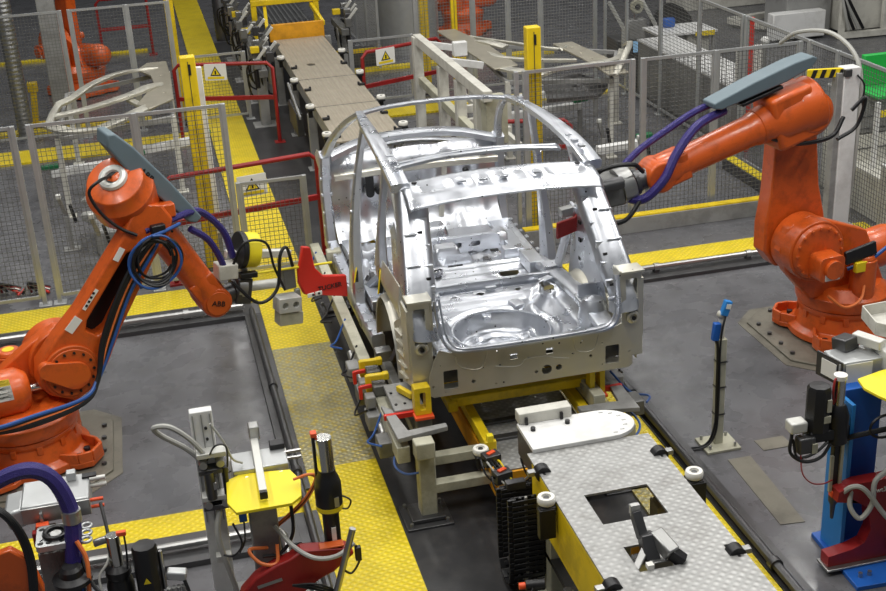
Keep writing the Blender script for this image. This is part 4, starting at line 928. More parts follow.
hose(rl,[(1.98,-.06,1.3),(2.1,-.10,1.5),(2.3,-.1,1.45),(2.36,-.08,1.2),(2.44,-.08,.95)],.012,'cable_black','tool_cable')
def put(t, loc, rz):
    t.location = loc; t.rotation_euler = (0,0,rz)
put(rl, (-1.45,10.0,.025), math.atan2(.89,2.95))

# robot on the right
pR = dict(hr=.25, gh=.50, aw=1.25, S=(.55,1.02), E=(.62,2.30), W=(2.10,1.94), R=(.52,2.38), T=(2.75,1.82), sd=-1, pocket=False, bw=.2, bt=.75, B0=(.60,2.76), B1=(1.60,2.48), by=0.0, ct=.15, logo=False, bo=0)
rr, g = robot((0,0,0), 0, 'orange robot arm at the right reaching over the far side of the car', pR)
hose(rr,[(.30,.2,2.230),(.45,.24,2.080),(.8,.22,2.060),(1.1,.18,2.160)],.02,'cable_black','dress_cable')
hose(rr,[(.22,.2,2.280),(.1,.22,2.380),(.15,.2,2.130),(.35,.2,2.030)],.018,'cable_black','dress_cable')
hose(rr,[(1.45,.08,2.420),(1.75,.14,2.340),(1.98,.2,2.140),(2.12,.24,1.940),(2.3,.2,1.780),(2.48,.12,1.820)],.04,'cable_purple','protective_hose')
hose(rr,[(1.3,-.02,2.480),(1.65,-.0,2.440),(2.0,.0,2.280),(2.25,.02,2.160),(2.45,.05,2.020)],.032,'cable_purple','protective_hose')
hose(rr,[(.2,.30,.78),(.0,.36,.86),(-.3,.34,.98),(-.7,.3,.92),(-1.0,.28,.8)],.018,'cable_blue','dress_cable')
hose(rr,[(.5,.44,.62),(.35,.50,.50),(.15,.46,.52),(.05,.38,.66)],.014,'cable_orange','dress_cable')
MB().beam((-.05,.36,.98),(.28,.36,.92),.04,.13,up=(0,0,1)).build('cable_guide', 'black_plastic', rr, bevel=.01)
MB().box((.12,.38,.82),(.12,.05,.1)).build('guide_tab', 'print_yellow', rr, bevel=.006)
MB().box((.66,.255,2.410),(.24,.012,.10)).build('maker_plate', 'label_white', rr); MB().box((.72,.262,2.410),(.10,.008,.08)).build('maker_plate_stripe', 'yellow_orange', rr)
tl = MB().cyl((2.36,.07,1.910),(2.48,.07,1.880),.16,n=24).build('tool_changer', 'steel', rr, bevel=.006)
MB().beam((2.46,.07,1.880),(2.80,.07,1.860),.28,.24).build('tool_body', 'cast_grey', tl, bevel=.02)
MB().cyl((2.52,.24,1.980),(2.92,.24,1.960),.055,n=16).build('tool_cylinder', 'steel_dark', tl)
MB().beam((2.55,-.02,1.740),(2.98,-.02,1.700),.08,.08).build('tool_bar', 'steel', tl, bevel=.008)
MB().box((.665,-.246,1.500),(.085,.012,.085)).build('arm_hole_shade', 'black_plastic', rr, bevel=.004)  # black box on the arm surface, painted shade of a square hole
cf = c_tool(tl, (2.74,.06,1.58), (1,0,0), (0,0,1), .68, 'red_paint')
hose(rr,[(2.3,.2,2.030),(2.45,.28,2.140),(2.7,.24,2.120),(2.82,.15,1.960)],.02,'cable_black','tool_cable')
hose(rr,[(2.3,.2,1.800),(2.5,.26,1.640),(2.7,.2,1.640),(2.8,.12,1.780)],.02,'cable_black','tool_cable')
put(rr, (6.21,9.97,.025), math.atan2(-.27,-2.62))
# mounting plates
def mplate(x, y, rz, label):
    t = thing('mounting_plate', label, 'floor plate', (x,y,0), rz)
    o8 = [(.75,-.50),(.50,-.75),(-.50,-.75),(-.75,-.50),(-.75,.50),(-.50,.75),(.50,.75),(.75,.50)]
    mb = MB(); mb.prism(o8,(x,y,0),(math.cos(rz),math.sin(rz),0),(-math.sin(rz),math.cos(rz),0),.006); mb.build('grout_pad', 'base_plate', t)
    mb = MB(); mb.prism([(a*.9,b*.9) for a,b in o8],(x,y,.006),(math.cos(rz),math.sin(rz),0),(-math.sin(rz),math.cos(rz),0),.019); mb.build('plate', 'base_plate', t, bevel=.004)
    for sx in (-1,1):
        for sy in (-1.5,-.5,.5,1.5):
            for q in ((sx*.60,sy*.23),(sy*.23,sx*.60)):
                c, s_ = math.cos(rz), math.sin(rz); X_, Y_ = x+q[0]*c-q[1]*s_, y+q[0]*s_+q[1]*c
                MB().cyl((X_,Y_,.025),(X_,Y_,.05),.022,n=8).build('anchor_bolt', 'steel_dark', t)
    return t
mplate(-1.45,10.0,0,'octagonal steel plate under the left orange robot')
mplate(6.12,9.97,0,'octagonal steel plate under the right orange robot')
# robots further back
pB = dict(S=(.45,.90), E=(.30,2.0), W=(1.5,2.1), R=(-.05,2.2), T=(2.0,2.0), sd=-1, pocket=False, B0=(.1,2.5), B1=(1.1,2.45), by=0, ct=.1, bo=0)
rb, g = robot((0,0,0), 0, 'orange robot behind the fence at the upper left corner', pB, detail=False)
put(rb, (-1.25,23.7,0), 2.2)
rc = clone(rb, (6.5,25.6,0), 2.6, 'orange robot behind the top middle fence, mostly hidden by mesh')
# ---------------------------------------------------------------- guard fences, railings, posts
def fence(label, p0, p1, posts, h=2.05, z0=.10, pw=.05, pitch=.05, wire='mesh_wire', post_mat='alu_profile', wr=.0024, extra=None):
    p0, p1 = V((*p0,0)), V((*p1,0)); d = (p1-p0); L = d.length; d.normalize()
    t = thing('guard_fence', label, 'fence', tuple(p0))
    for s in posts:
        hh = (extra or {}).get(s, h)
        p = p0+d*s; q = MB().beam(p, p+V((0,0,hh)), pw, pw, up=tuple(d)).box(p+V((0,0,.008)),(.14,.14,.016)).build('post', post_mat, t, bevel=.004)
    seg = sorted(set(posts)); 
    for a, b in zip(seg, seg[1:]):
        if b-a < .25: continue
        a2, b2 = a+pw*.7, b-pw*.7; q0, q1 = p0+d*a2, p0+d*b2
        mb = MB()
        for z in (z0, h-.02): mb.beam(q0+V((0,0,z)), q1+V((0,0,z)), .03, .035)
        for q in (q0,q1): mb.beam(q+V((0,0,z0)), q+V((0,0,h)), .025, .03, up=tuple(d))
        f = mb.build('panel_frame', post_mat, t)
        mb = MB(); nv = int((b2-a2)/pitch); nh = int((h-z0)/pitch)
        for i in range(1,nv):
            q = q0+d*((b2-a2)*i/nv); mb.beam(q+V((0,0,z0)), q+V((0,0,h)), wr*2, wr*2, up=tuple(d))
        for j in range(1,nh):
            z = z0+(h-z0)*j/nh; mb.beam(q0+V((0,0,z)), q1+V((0,0,z)), wr*2, wr*2)
        mb.build('wire_mesh', wire, f, smooth=False)
    return t
fence('tall mesh fence behind the left orange robot', (-5.1,13.5), (.72,13.5), [0,1.2,2.4,3.60,3.76,4.85,5.80])
fence('low mesh gate between the tall left fence and the car', (.76,13.5), (1.50,13.5), [0,.74], h=1.14)
fence('tall mesh fence behind the right orange robot', (4.02,13.5), (7.62,13.5), [0,.10,1.42,1.54,2.46,3.55])
fence('long mesh fence running away along the right side of the cell', (7.7,8.4), (7.7,20.4), [0,1.5,3.0,4.45,5.1,6.75,6.85,8.2,9.6,11.0,12.0])
fence('tall mesh fence at the back left between two parts racks', (-5.2,20.5), (.42,20.5), [0,1.3,2.6,3.95,4.08,4.95,5.6], h=2.05)
fence('low mesh gate across the far walkway behind the red railing', (.48,20.5), (1.50,20.5), [0,1.02], h=1.14)
fence('low mesh gate right of the far tan deck', (3.25,20.5), (4.3,20.5), [0,1.05], h=1.14)
fence('tall mesh fence at the top middle in front of the hidden orange robot', (4.4,20.6), (7.6,20.6), [0,1.0,1.62,2.2,3.2], h=2.3, wire='mesh_wire_light')
fence('mesh fence screening the grey drum at the top', (4.2,23.0), (4.2,26.5), [0,1.2,2.4,3.5], h=2.3, wire='mesh_wire_light')
def rail(label, p0, p1, h=1.25, lo=.72, ends=(1,1)):
    p0, p1 = V((*p0,0)), V((*p1,0)); t = thing('safety_railing', label, 'railing', tuple(p0)); r = .03
    d = (p1-p0).normalized()
    mb = MB(); a = p0+V((0,0,h)); b = p1+V((0,0,h))
    mb.tube(([p0, p0+V((0,0,h-.08)), a+d*.08] if ends[0] else [a]) + ([b-d*.08, p1+V((0,0,h-.08)), p1] if ends[1] else [b]), r, 10, sm=1); mb.build('top_rail', 'red_paint', t)
    MB().beam(p0+V((0,0,lo)), p1+V((0,0,lo)), .05, .06).build('middle_rail', 'red_paint', t)
    for e, p in ((ends[0],p0),(ends[1],p1)):
        if e: MB().box(p+V((0,0,.01)),(.16,.16,.02)).build('foot_plate', 'red_paint', t)
    if not ends[0]: MB().beam(p0+d*.3, p0+d*.3+V((0,0,h)), .05,.05).build('rail_post', 'red_paint', t)
    return t
rail('near red railing left of the car nose', (-.05,13.60), (1.71,13.92))
rail('far red railing left of the tan deck with a warning sign', (.34,19.42), (1.79,18.90))
rail('far red railing right of the tan deck with a warning sign', (3.18,18.93), (4.55,19.45))
rail('short red railing seen through the car roof on the right', (4.15,15.9), (5.36,15.5), h=.82, lo=.45)
rail('far red railing at the top left behind the fence', (-.9,26.5), (.1,26.5), h=1.2, lo=.6)
def sign(label, c, rz):
    c = V(c); u = V((math.cos(rz),math.sin(rz),0)); v = V((0,0,1)); t = thing('warning_sign', label, 'sign', tuple(c))
    mb = MB(); mb.prism(rrect(.34,.25,.01,2),tuple(c),tuple(u),tuple(v),.012); 
    w_ = u.cross(v)
    mb.build('sign_plate', 'label_white', t)
    o = c+w_*.013
    tri = [(-.085,-.055),(.085,-.055),(0,.09)]
    MB().prism(tri,tuple(o),tuple(u),tuple(v),.003).build('triangle', 'print_black', t)
    MB().prism([(a*.72,b*.72+.001) for a,b in tri],tuple(o+w_*.002),tuple(u),tuple(v),.003).build('triangle_field', 'print_yellow', t)
    MB().prism([(-.012,-.03),(.012,-.03),(.012,.025),(-.012,.025)],tuple(o+w_*.004),tuple(u),tuple(v),.003).build('pictogram', 'print_black', t)
    MB().prism(rrect(.26,.035,.004,1,0,-.085),tuple(o),tuple(u),tuple(v),.003).build('text_band', 'print_yellow', t)
sign('small white sign with yellow warning triangle on the far left red railing', (.95,19.15,1.14), -.34)
sign('small white sign with yellow warning triangle on the far right red railing', (3.56,19.03,1.14), .36)
sign('faded white sign with warning triangle hung low at the near red railing', (.93,13.72,1.02), .18)
def ypost(label, x, y, h, w=.14, strip=True):
    t = thing('light_curtain_post', label, 'post', (x,y,0))
    mb = MB(); mb.beam((x,y,0),(x,y,h),w*1.2,w,up=(0,1,0)); mb.build('housing', 'yellow_paint', t, bevel=.012)
    MB().box((x,y-w*.5-.002,h*.5),(.008,.004,h*.96)).build('seam', 'steel_dark', t)
    MB().box((x,y,.012),(.26,.26,.024)).build('foot_plate', 'steel_dark', t)
    if strip: MB().box((x+.01,y-w*.5-.006,h-.14),(.03,.006,.12)).build('print', 'print_black', t)
    return t
ypost('tall yellow post near the left fence end beside the walkway', .40, 13.98, 2.50)
ypost('tall yellow post behind the car on the right, beside the double grey posts', 4.26, 13.62, 2.52)
ypost('yellow post at the far end of the left fence by the walkway', .42, 20.9, 2.9, .12, False)
ypost('yellow post right of the far tan deck', 4.62, 20.9, 2.9, .12, False)
ypost('slim yellow post in front of the top middle fence', 5.0, 20.3, 1.9, .08, False)
t = thing('light_strip', 'white upright light strip right of the near left yellow post', 'light strip', (.52,14.3,0))
MB().beam((.52,14.3,0),(.52,14.3,.3),.05,.05).build('stand', 'grey_paint', t); MB().beam((.52,14.3,.3),(.52,14.3,2.3),.07,.07).build('strip_housing', 'white_paint', t, bevel=.01)
t = thing('guard_base_rail', 'grey steel floor beam with a yellow edge under the right fence', 'floor beam', (5.8,13.4,0))
MB().bx(4.0,7.6,13.22,13.36,0,.20).build('beam', 'grey_paint', t, bevel=.006); MB().bx(4.0,7.6,13.23,13.35,.20,.215).build('edge_strip', 'yellow_paint', t)
t = thing('guard_base_rail', 'short grey floor beam with yellow tread along the right side fence', 'floor beam', (7.45,14.1,0))
MB().bx(7.40,7.56,13.45,15.1,0,.16).build('beam', 'steel_dark', t, bevel=.006); MB().bx(7.41,7.55,13.45,15.1,.16,.175).build('edge_strip', 'yellow_tread', t)
# white column with arched hose
t = thing('service_column', 'white square column with an arched hose and striped arm behind the right robot', 'column', (7.30,11.95,0))
MB().beam((7.30,11.95,0),(7.30,11.95,2.10),.19,.16,up=(0,1,0)).build('column', 'white_paint', t, bevel=.008)
MB().beam((7.17,11.95,0),(7.17,11.95,2.05),.07,.12,up=(0,1,0)).build('cable_duct', 'grey_paint', t, bevel=.006)
hose(t,[(7.40,11.93,.3),(7.43,11.9,1.2),(7.44,11.92,1.9),(7.40,12.05,2.22),(7.3,12.4,2.38),(7.2,12.9,2.3),(7.2,13.3,2.1)],.024,'cable_grey','arched_hose')
hose(t,[(7.35,11.86,2.02),(7.42,11.82,1.9),(7.45,11.9,1.6),(7.43,11.9,1.0)],.01,'cable_black','cable')
sa = MB().beam((6.86,12.05,2.04),(7.22,11.93,2.05),.05,.09).build('striped_arm', 'print_yellow', t)
for k in range(4):
    a = V((6.88+.09*k,12.045-.03*k,2.0)); mb = MB(); mb.prism([(0,0),(.045,0),(.075,.092),(.03,.092)],a+V((0,-.032,-.004)),(1,-.33,0),(0,0,1),.004); mb.build('black_stripe', 'print_black', sa)
MB().box((7.24,11.87,2.05),(.08,.05,.08)).build('arm_bracket', 'steel_dark', t, bevel=.006)
# ---------------------------------------------------------------- pedestal tool stations in the foreground
def label_box(mb, *a): pass
s1 = thing('riveting_station', 'pedestal tool station with yellow top plate and dark red arm at the bottom left centre', 'tool station', (.35,7.0,0))
MB().beam((.30,7.02,.3),(.30,7.02,1.08),.18,.16,up=(0,1,0)).build('pedestal', 'grey_paint', s1, bevel=.01)
MB().bx(.05,.55,6.75,7.25,.0,.30).build('pedestal_base', 'grey_paint', s1, bevel=.01)
mb = MB(); mb.prism([(.13,6.79),(.48,6.79),(.55,6.86),(.57,7.05),(.52,7.20),(.20,7.25),(.10,7.19),(.085,6.92)],(0,0,1.11),(1,0,0),(0,1,0),.02); mb.build('top_plate', 'yellow_bright', s1, bevel=.003)
hd = MB().bx(.15,.52,7.24,7.48,1.0,1.16).build('head_box', 'alu_profile', s1, bevel=.008)
MB().bx(.14,.53,7.44,7.50,.98,1.13).build('head_flange', 'alu_white', hd, bevel=.006)
for x in (.235,.46):
    MB().cyl((x,7.18,1.12),(x,7.23,1.06),.022,n=12).build('spindle', 'steel', hd); MB().box((x,7.17,1.03),(.075,.03,.05)).build('spindle_clip', 'orange_cap', hd, bevel=.006)
for z in (1.10,1.15): MB().cyl((.50,7.4,z),(.62,7.4,z),.012,n=10).build('guide_pin', 'steel', hd)
MB().bx(.42,.52,7.43,7.51,1.16,1.20).build('connector', 'black_plastic', hd, bevel=.006)
MB().beam((.33,7.64,1.19),(.315,6.88,1.19),.05,.035).build('top_bar', 'alu_white', s1, bevel=.004)
MB().box((.335,7.60,1.24),(.07,.09,.10)).build('bar_block', 'steel', s1, bevel=.008)
MB().box((.315,6.86,1.18),(.05,.02,.05)).build('bar_end', 'black_plastic', s1)
# slide column
c = MB().beam((.0,7.30,.0),(.0,7.30,1.62),.145,.07,up=(0,1,0)).build('slide_column', 'white_paint', s1, bevel=.006)
for x in (-.055,.0,.055): MB().box((x,7.262,1.2),(.008,.006,.8)).build('groove', 'grey_paint', c)
for z in (1.5,1.42): MB().cyl((.02,7.27,z),(.02,7.255,z),.01,n=8).build('bolt', 'black_plastic', c)
for z in (1.22,1.34,.95,1.02):
    MB().box((.03,7.22,z),(.19,.09,.035)).build('carriage_plate', 'alu_white' if z in (1.34,1.02) else 'steel_dark', s1, bevel=.004)
for x,z in ((-.03,1.28),(.08,1.28),(-.03,.98),(.08,.98),(.02,1.12)): MB().cyl((x,7.16,z),(x,7.26,z),.026,n=14).build('air_cylinder', 'steel', s1)
MB().cyl((.0,7.19,1.02),(.0,7.19,1.22),.035,n=16).build('piston', 'steel_dark', s1); MB().cyl((.10,7.19,1.0),(.10,7.19,1.24),.02,n=12).build('piston', 'black_plastic', s1)
MB().box((.02,7.20,.55),(.10,.06,.05)).build('carriage_plate', 'alu_white', s1, bevel=.004)
hose(s1,[(-.0,7.2,1.32),(-.08,7.2,1.46),(-.20,7.2,1.58),(-.30,7.22,1.58),(-.26,7.25,1.50),(-.12,7.25,1.38),(-.02,7.24,1.26)],.018,'cable_grey')
hose(s1,[(.03,7.2,.92),(.0,7.15,.75),(.04,7.12,.5),(.08,7.1,.3)],.018,'cable_grey')
hose(s1,[(.05,7.22,1.55),(.12,7.22,1.40),(.16,7.24,1.26),(.22,7.3,1.18)],.008,'cable_grey')
hose(s1,[(.0,7.2,1.30),(.06,7.15,1.42),(.13,7.15,1.40),(.12,7.2,1.2),(.14,7.25,1.16)],.006,'cable_black')
# dark red arm
mb = MB(); arm = [(a,b-.06) for a,b in ((.02,.40),(.10,.60),(.20,.70),(.32,.76),(.42,.79),(.50,.84),(.80,.80),(.84,.75),(.70,.64),(.60,.60),(.50,.53),(.44,.46),(.40,.30),(.30,.15),(.02,.15))]
mb.prism(arm,(0,6.86,0),(1,0,0),(0,0,1),.10); ra = mb.build('c_frame', 'red_paint', s1, bevel=.012)
lettering('KERB-KONUS','arm_lettering','print_yellow',ra,(.27,6.755,.62),(1,0,.15),(-.15,0,1),.035) if False else None
MB().beam((.20,6.757,.57),(.36,6.757,.60),.004,.022,up=(0,0,1)).build('name_strip', 'steel', ra)
mb = MB(); mb.prism([(0,0),(.05,0),(.025,.045)],(.13,6.757,.44),(1,0,0),(0,0,1),.004); mb.build('warning_triangle', 'print_yellow', ra)
MB().box((.70,6.80,.762),(.16,.07,.012)).build('slot_lining', 'orange_dark', ra, bevel=.004)
# tool spindle
sp = MB().cyl((.725,6.9,.68),(.725,6.9,1.0),.055,n=20).build('spindle_tube', 'black_plastic', s1, bevel=.004)
MB().lathe([(.078,0),(.088,.02),(.088,.19),(.074,.24),(.06,.27),(.06,.30)],(.725,6.9,.97),n=28).build('spindle_body', 'black_plastic', sp)
MB().lathe([(.089,0),(.089,.03)],(.725,6.9,.985),n=28).build('yellow_ring', 'print_yellow', sp)
MB().cyl((.725,6.9,1.26),(.725,6.9,1.50),.055,n=24).build('motor_tube', 'chrome', sp, bevel=.004)
MB().beam((.675,6.93,1.12),(.675,6.93,1.50),.04,.05,up=(0,1,0)).build('side_rail', 'black_plastic', sp, bevel=.004)
MB().box((.67,6.93,1.515),(.04,.05,.03)).build('red_cap', 'orange_cap', sp, bevel=.004)
MB().box((.755,6.82,1.06),(.05,.008,.07)).build('type_label', 'steel', sp); MB().box((.73,6.845,.80),(.03,.01,.12)).build('type_label', 'label_white', sp)
for k in range(3): hose(s1,[(.28,7.0,.78),(.42,6.98-.01*k,.88+.015*k),(.58,6.96,1.02+.012*k),(.66,6.96,1.16+.01*k),(.62,6.98,1.20),(.52,7.0,1.17)],.009,('cable_orange','cable_black','cable_orange')[k])
hose(s1,[(.30,6.9,.76),(.18,6.85,.80),(.24,6.8,.72),(.34,6.8,.70),(.36,6.86,.80)],.012,'cable_orange')
hose(s1,[(.36,6.92,.90),(.46,6.8,.80),(.58,6.72,.74),(.72,6.7,.74),(.84,6.72,.80)],.015,'cable_grey')
hose(s1,[(.48,6.92,1.05),(.47,6.88,.85),(.38,6.85,.74),(.26,6.84,.74)],.012,'cable_black')
hose(s1,[(.80,6.9,1.06),(.86,6.88,1.02),(.84,6.9,.95),(.79,6.9,.96)],.006,'cable_black')
hose(s1,[(.10,6.8,1.05),(.14,6.76,.92),(.08,6.76,.84),(.02,6.8,.83)],.007,'cable_black'); hose(s1,[(.17,6.8,1.05),(.16,6.76,.94),(.12,6.78,.84)],.006,'cable_black')
MB().box((.17,6.9,1.03),(.05,.05,.07)).build('blue_valve', 'blue_paint', s1, bevel=.006)
for k in range(3): hose(s1,[(.42,6.74,.55),(.55,6.70,.56-.02*k),(.66,6.7,.50-.02*k),(.70,6.72,.40)],.008,'cable_black')
# rail by the walkway
br = thing('pipe_barrier', 'grey metal tube bar leaning up beside the black tool spindle', 'barrier', (.75,6.62,0))
mb = MB(); mb.tube([(.60,6.7,.0),(.64,6.68,.30),(.83,6.66,.95)],.022,12,sm=4); mb.build('tube', 'steel', br)
mb = MB(); mb.tube([(.84,6.66,.82),(.86,6.66,.72),(.80,6.66,.62),(.74,6.66,.66)],.008,6); mb.build('cable', 'cable_black', br)
MB().box((.85,6.66,.76),(.04,.04,.10)).build('socket', 'black_plastic', br, bevel=.006)

# station at the bottom left corner
s2 = thing('riveting_station', 'tool station at the bottom left corner with grey head box and thick purple hose', 'tool station', (-.95,7.0,0))
MB().beam((-.98,6.98,0),(-.98,6.98,1.02),.22,.2,up=(0,1,0)).build('pedestal', 'cast_grey', s2, bevel=.01)
hb = MB().bx(-1.18,-.76,7.16,7.48,1.07,1.20).build('head_box', 'alu_profile', s2, bevel=.012)
MB().bx(-1.18,-.76,7.145,7.16,1.08,1.19).build('box_flange', 'steel', hb, bevel=.004)
MB().beam((-1.28,7.30,1.10),(-1.16,7.30,1.12),.26,.13).build('box_cone', 'alu_profile', hb, bevel=.02)
for z in (1.14,1.19): MB().cyl((-.76,7.4,z),(-.66,7.4,z),.016,n=12).build('guide_pin', 'alu_white', hb)
for z in (1.09,1.14): MB().cyl((-.76,7.22,z),(-.68,7.22,z),.012,n=10).build('guide_pin', 'orange_cap', hb)
MB().box((-1.06,7.13,1.12),(.02,.03,.09)).build('spindle', 'steel', hb, bevel=.004)
MB().box((-.87,7.42,1.23),(.06,.06,.06)).build('box_post', 'alu_profile', hb, bevel=.006); MB().box((-.76,7.42,1.2),(.09,.05,.03)).build('box_clip', 'black_plastic', hb)
MB().box((-1.06,7.10,1.07),(.08,.05,.06)).build('spindle_clip', 'orange_cap', hb, bevel=.006)
MB().box((-1.10,7.07,1.02),(.05,.05,.10)).build('red_bracket', 'red_paint', hb, bevel=.006)
gh = [circ(-.09+.05*i,.08*j,.018,8) for i in (0,1,2.6,3.6) for j in (-1,1)] + [circ(0,0,.05,20)]
mb = MB(); mb.prism(rrect(.24,.24,.03,4),(-.97,6.95,1.06),(1,0,0),(0,1,0),.04,gh); pf = mb.build('perforated_plate', 'alu_profile', s2, bevel=.003)
MB().ring((-.97,6.95,1.11),(0,0,1),.065,.018,28).build('bearing_ring', 'black_plastic', pf)
MB().cyl((-.97,6.95,1.07),(-.97,6.95,1.11),.035,n=18).build('bearing_core', 'steel', pf)
for y in (6.86,6.94,7.02): MB().ring((-.79,y,1.08),(0,0,1),.030,.010,18).build('hose_ring', 'alu_profile', s2)
MB().cyl((-.76,6.96,.98),(-.66,6.96,1.0),.025,n=14).build('fitting', 'steel', s2)
hose(s2,[(-1.40,6.9,1.45),(-1.21,6.9,1.57),(-1.03,6.9,1.60),(-.91,6.9,1.50),(-.85,6.88,1.28),(-.87,6.84,1.05),(-.90,6.8,.86)],.052,'cable_purple','protective_hose')
MB().cyl((-.847,6.875,1.30),(-.850,6.875,1.22),.058,n=18).build('hose_label', 'steel', s2)
MB().lathe([(.05,.08),(.07,.06),(.075,.02),(.12,.0),(.12,-.03),(.07,-.05),(.07,-.3),(.0,-.3)],(-.90,6.76,.90),n=28).build('hose_flange', 'black_plastic', s2)
for k in range(3): hose(s2,[(-1.35,6.6,1.62),(-1.20,6.58-.015*k,1.56),(-1.10-.012*k,6.56,1.40),(-1.07-.012*k,6.54,1.18),(-1.10-.01*k,6.5,.9)],.017,'cable_black')
hose(s2,[(-.84,6.8,1.12),(-.80,6.76,1.02),(-.80,6.72,.9),(-.83,6.7,.7)],.014,'cable_orange')
hose(s2,[(-.70,7.2,1.12),(-.67,7.0,1.0),(-.67,6.9,.85),(-.69,6.8,.7)],.011,'cable_black')
hose(s2,[(-.84,6.85,1.0),(-.78,6.7,.85),(-.68,6.62,.76),(-.6,6.6,.62)],.013,'cable_black'); hose(s2,[(-.66,6.9,1.0),(-.68,6.78,.95),(-.74,6.74,.88),(-.74,6.7,.8)],.008,'cable_grey')
for k in range(4): hose(s2,[(-.90+.02*k,6.74,.86),(-.92+.02*k,6.66,.74),(-.88+.02*k,6.6,.6)],.009,('cable_blue','cable_black','red_bright','cable_blue')[k])
mb = MB(); mb.prism([(-1.35,.9),(-1.26,1.28),(-1.18,1.30),(-1.08,1.2),(-1.04,1.0),(-1.06,.8),(-1.35,.8)],(0,6.60,0),(1,0,0),(0,0,1),.06); mb.build('c_frame', 'orange', s2, bevel=.012)
MB().cyl((-1.12,7.2,.96),(-1.0,7.2,.96),.06,n=18).build('side_motor', 'black_plastic', s2)
ts = thing('servo_spindle', 'black servo motor with yellow triangle and chrome cylinder at the lower left edge', 'servo motor', (-.5,6.75,0))
MB().bx(-.70,-.36,6.62,6.86,0,.55).build('machine_base', 'steel_dark', ts, bevel=.01)
MB().lathe([(.06,0),(.085,.02),(.085,.10),(.07,.16),(.08,.18),(.08,.22),(.045,.25)],(-.63,6.8,.66),n=26).build('spindle_body', 'black_plastic', ts)
MB().bx(-.69,-.57,6.74,6.86,.5,.68).build('spindle_block', 'black_plastic', ts, bevel=.01)
MB().cyl((-.63,6.8,.88),(-.63,6.8,1.12),.042,n=22).build('motor_tube', 'chrome', ts, bevel=.003)
MB().box((-.575,6.8,1.12),(.06,.03,.03)).build('red_cap', 'orange_cap', ts, bevel=.004)
hose(ts,[(-.56,6.8,1.10),(-.56,6.78,1.0),(-.57,6.76,.88),(-.58,6.75,.8)],.006,'cable_black')
mo = MB().lathe([(.078,0),(.078,.38),(.07,.40),(0,.405)],(-.45,6.72,.66),n=10).build('motor_body', 'black_plastic', ts)
MB().bx(-.52,-.38,6.66,6.80,.50,.68).build('gear_housing', 'black_plastic', ts, bevel=.01)
mb = MB(); mb.prism([(-.022,0),(.022,0),(0,.04)],(-.46,6.641,.83),(1,0,0),(0,0,1),.003); mb.build('warning_triangle', 'print_yellow', mo)
MB().bx(-.49,-.41,6.638,6.643,.68,.73).build('type_label', 'beige_paint', mo)
MB().cyl((-.36,6.72,.72),(-.36,6.72,1.0),.012,n=10).build('tie_rod', 'steel', ts); MB().beam((-.34,6.70,.84),(-.22,6.68,.82),.07,.06).build('side_valve', 'alu_profile', ts, bevel=.012)
for k in range(4): MB().cyl((-.34+.03*k,6.68,.70),(-.34+.03*k,6.66,.76),.014,n=10).build('fitting', 'steel', ts)
hose(ts,[(-.24,6.66,.8),(-.22,6.62,.7),(-.24,6.6,.55)],.012,'cable_black')

# station at the right edge
s3 = thing('riveting_station', 'tool station at the right edge with bright blue post, red arm and yellow top plate', 'tool station', (4.45,6.7,0))
mb = MB(); mb.prism([(4.22,6.92),(4.19,6.24),(5.2,6.2),(5.2,6.95)],(0,0,0),(1,0,0),(0,1,0),.035); bp = mb.build('base_plate', 'blue_paint', s3, bevel=.004)
MB().bx(4.36,4.50,6.66,6.74,.035,.07).build('weld_pad', 'blue_paint', bp, bevel=.004)
for x,y in ((4.27,6.84),(4.33,6.84),(4.27,6.34),(4.34,6.34),(4.30,6.80)): MB().cyl((x,y,.035),(x,y,.07),.015,n=8).build('anchor_bolt', 'steel', bp)
MB().bx(4.27,4.56,6.72,6.84,.035,1.30).build('post', 'blue_paint', s3, bevel=.006)
MB().bx(4.245,4.275,6.58,6.84,.035,1.26).build('post_rib', 'blue_bright', s3, bevel=.004)
mb = MB(); mb.prism([(4.10,.055),(4.95,.055),(4.95,.70),(4.28,.70),(4.14,.66),(4.13,.58),(4.30,.54),(4.38,.48),(4.41,.30),(4.37,.20),(4.28,.165),(4.10,.14)],(0,6.58,0),(1,0,0),(0,0,1),.10); ra = mb.build('c_frame', 'red_paint', s3, bevel=.012)
mb = MB(); mb.bx(4.08,4.6,6.44,6.60,.036,.054); mb.build('lower_jaw_plate', 'steel', s3, bevel=.006)
lettering('wt3','arm_lettering','label_white',ra,(4.46,6.475,.62),(1,0,0),(0,0,1),.05)
MB().cyl((4.58,6.478,.38),(4.58,6.47,.38),.035,n=18).build('maker_badge', 'print_yellow', ra)
hx = MB().bx(4.28,4.62,6.82,7.05,1.28,1.45).build('head_box', 'alu_profile', s3, bevel=.01)
mb = MB(); mb.prism([(-.12,-.09),(.12,-.09),(.12,.09),(-.12,.09)],(4.27,6.93,1.37),(.25,-1,0),(0,0,1),.012); mb.build('head_front', 'steel_dark', hx)
mb = MB(); mb.prism([(-.07,-.06),(.07,-.06),(.07,.06),(-.07,.06)],(4.255,6.92,1.37),(.25,-1,0),(0,0,1),.004) ; mb.build('type_label', 'label_white', hx)
mb = MB(); mb.prism([(-.10,-.07),(.10,-.07),(.10,.07),(-.10,.07)],(4.42,6.812,1.37),(1,0,0),(0,0,1),.004); mb.build('type_label', 'label_white', hx)
MB().beam((4.42,7.10,1.48),(4.46,6.98,1.50),.14,.09).build('gear_block', 'steel_dark', hx, bevel=.01); MB().beam((4.52,7.06,1.52),(4.62,6.86,1.52),.08,.07).build('slide_block', 'alu_white', hx, bevel=.01)
MB().bx(4.60,4.86,6.76,6.98,1.36,1.50).build('side_box', 'alu_white', hx, bevel=.01)
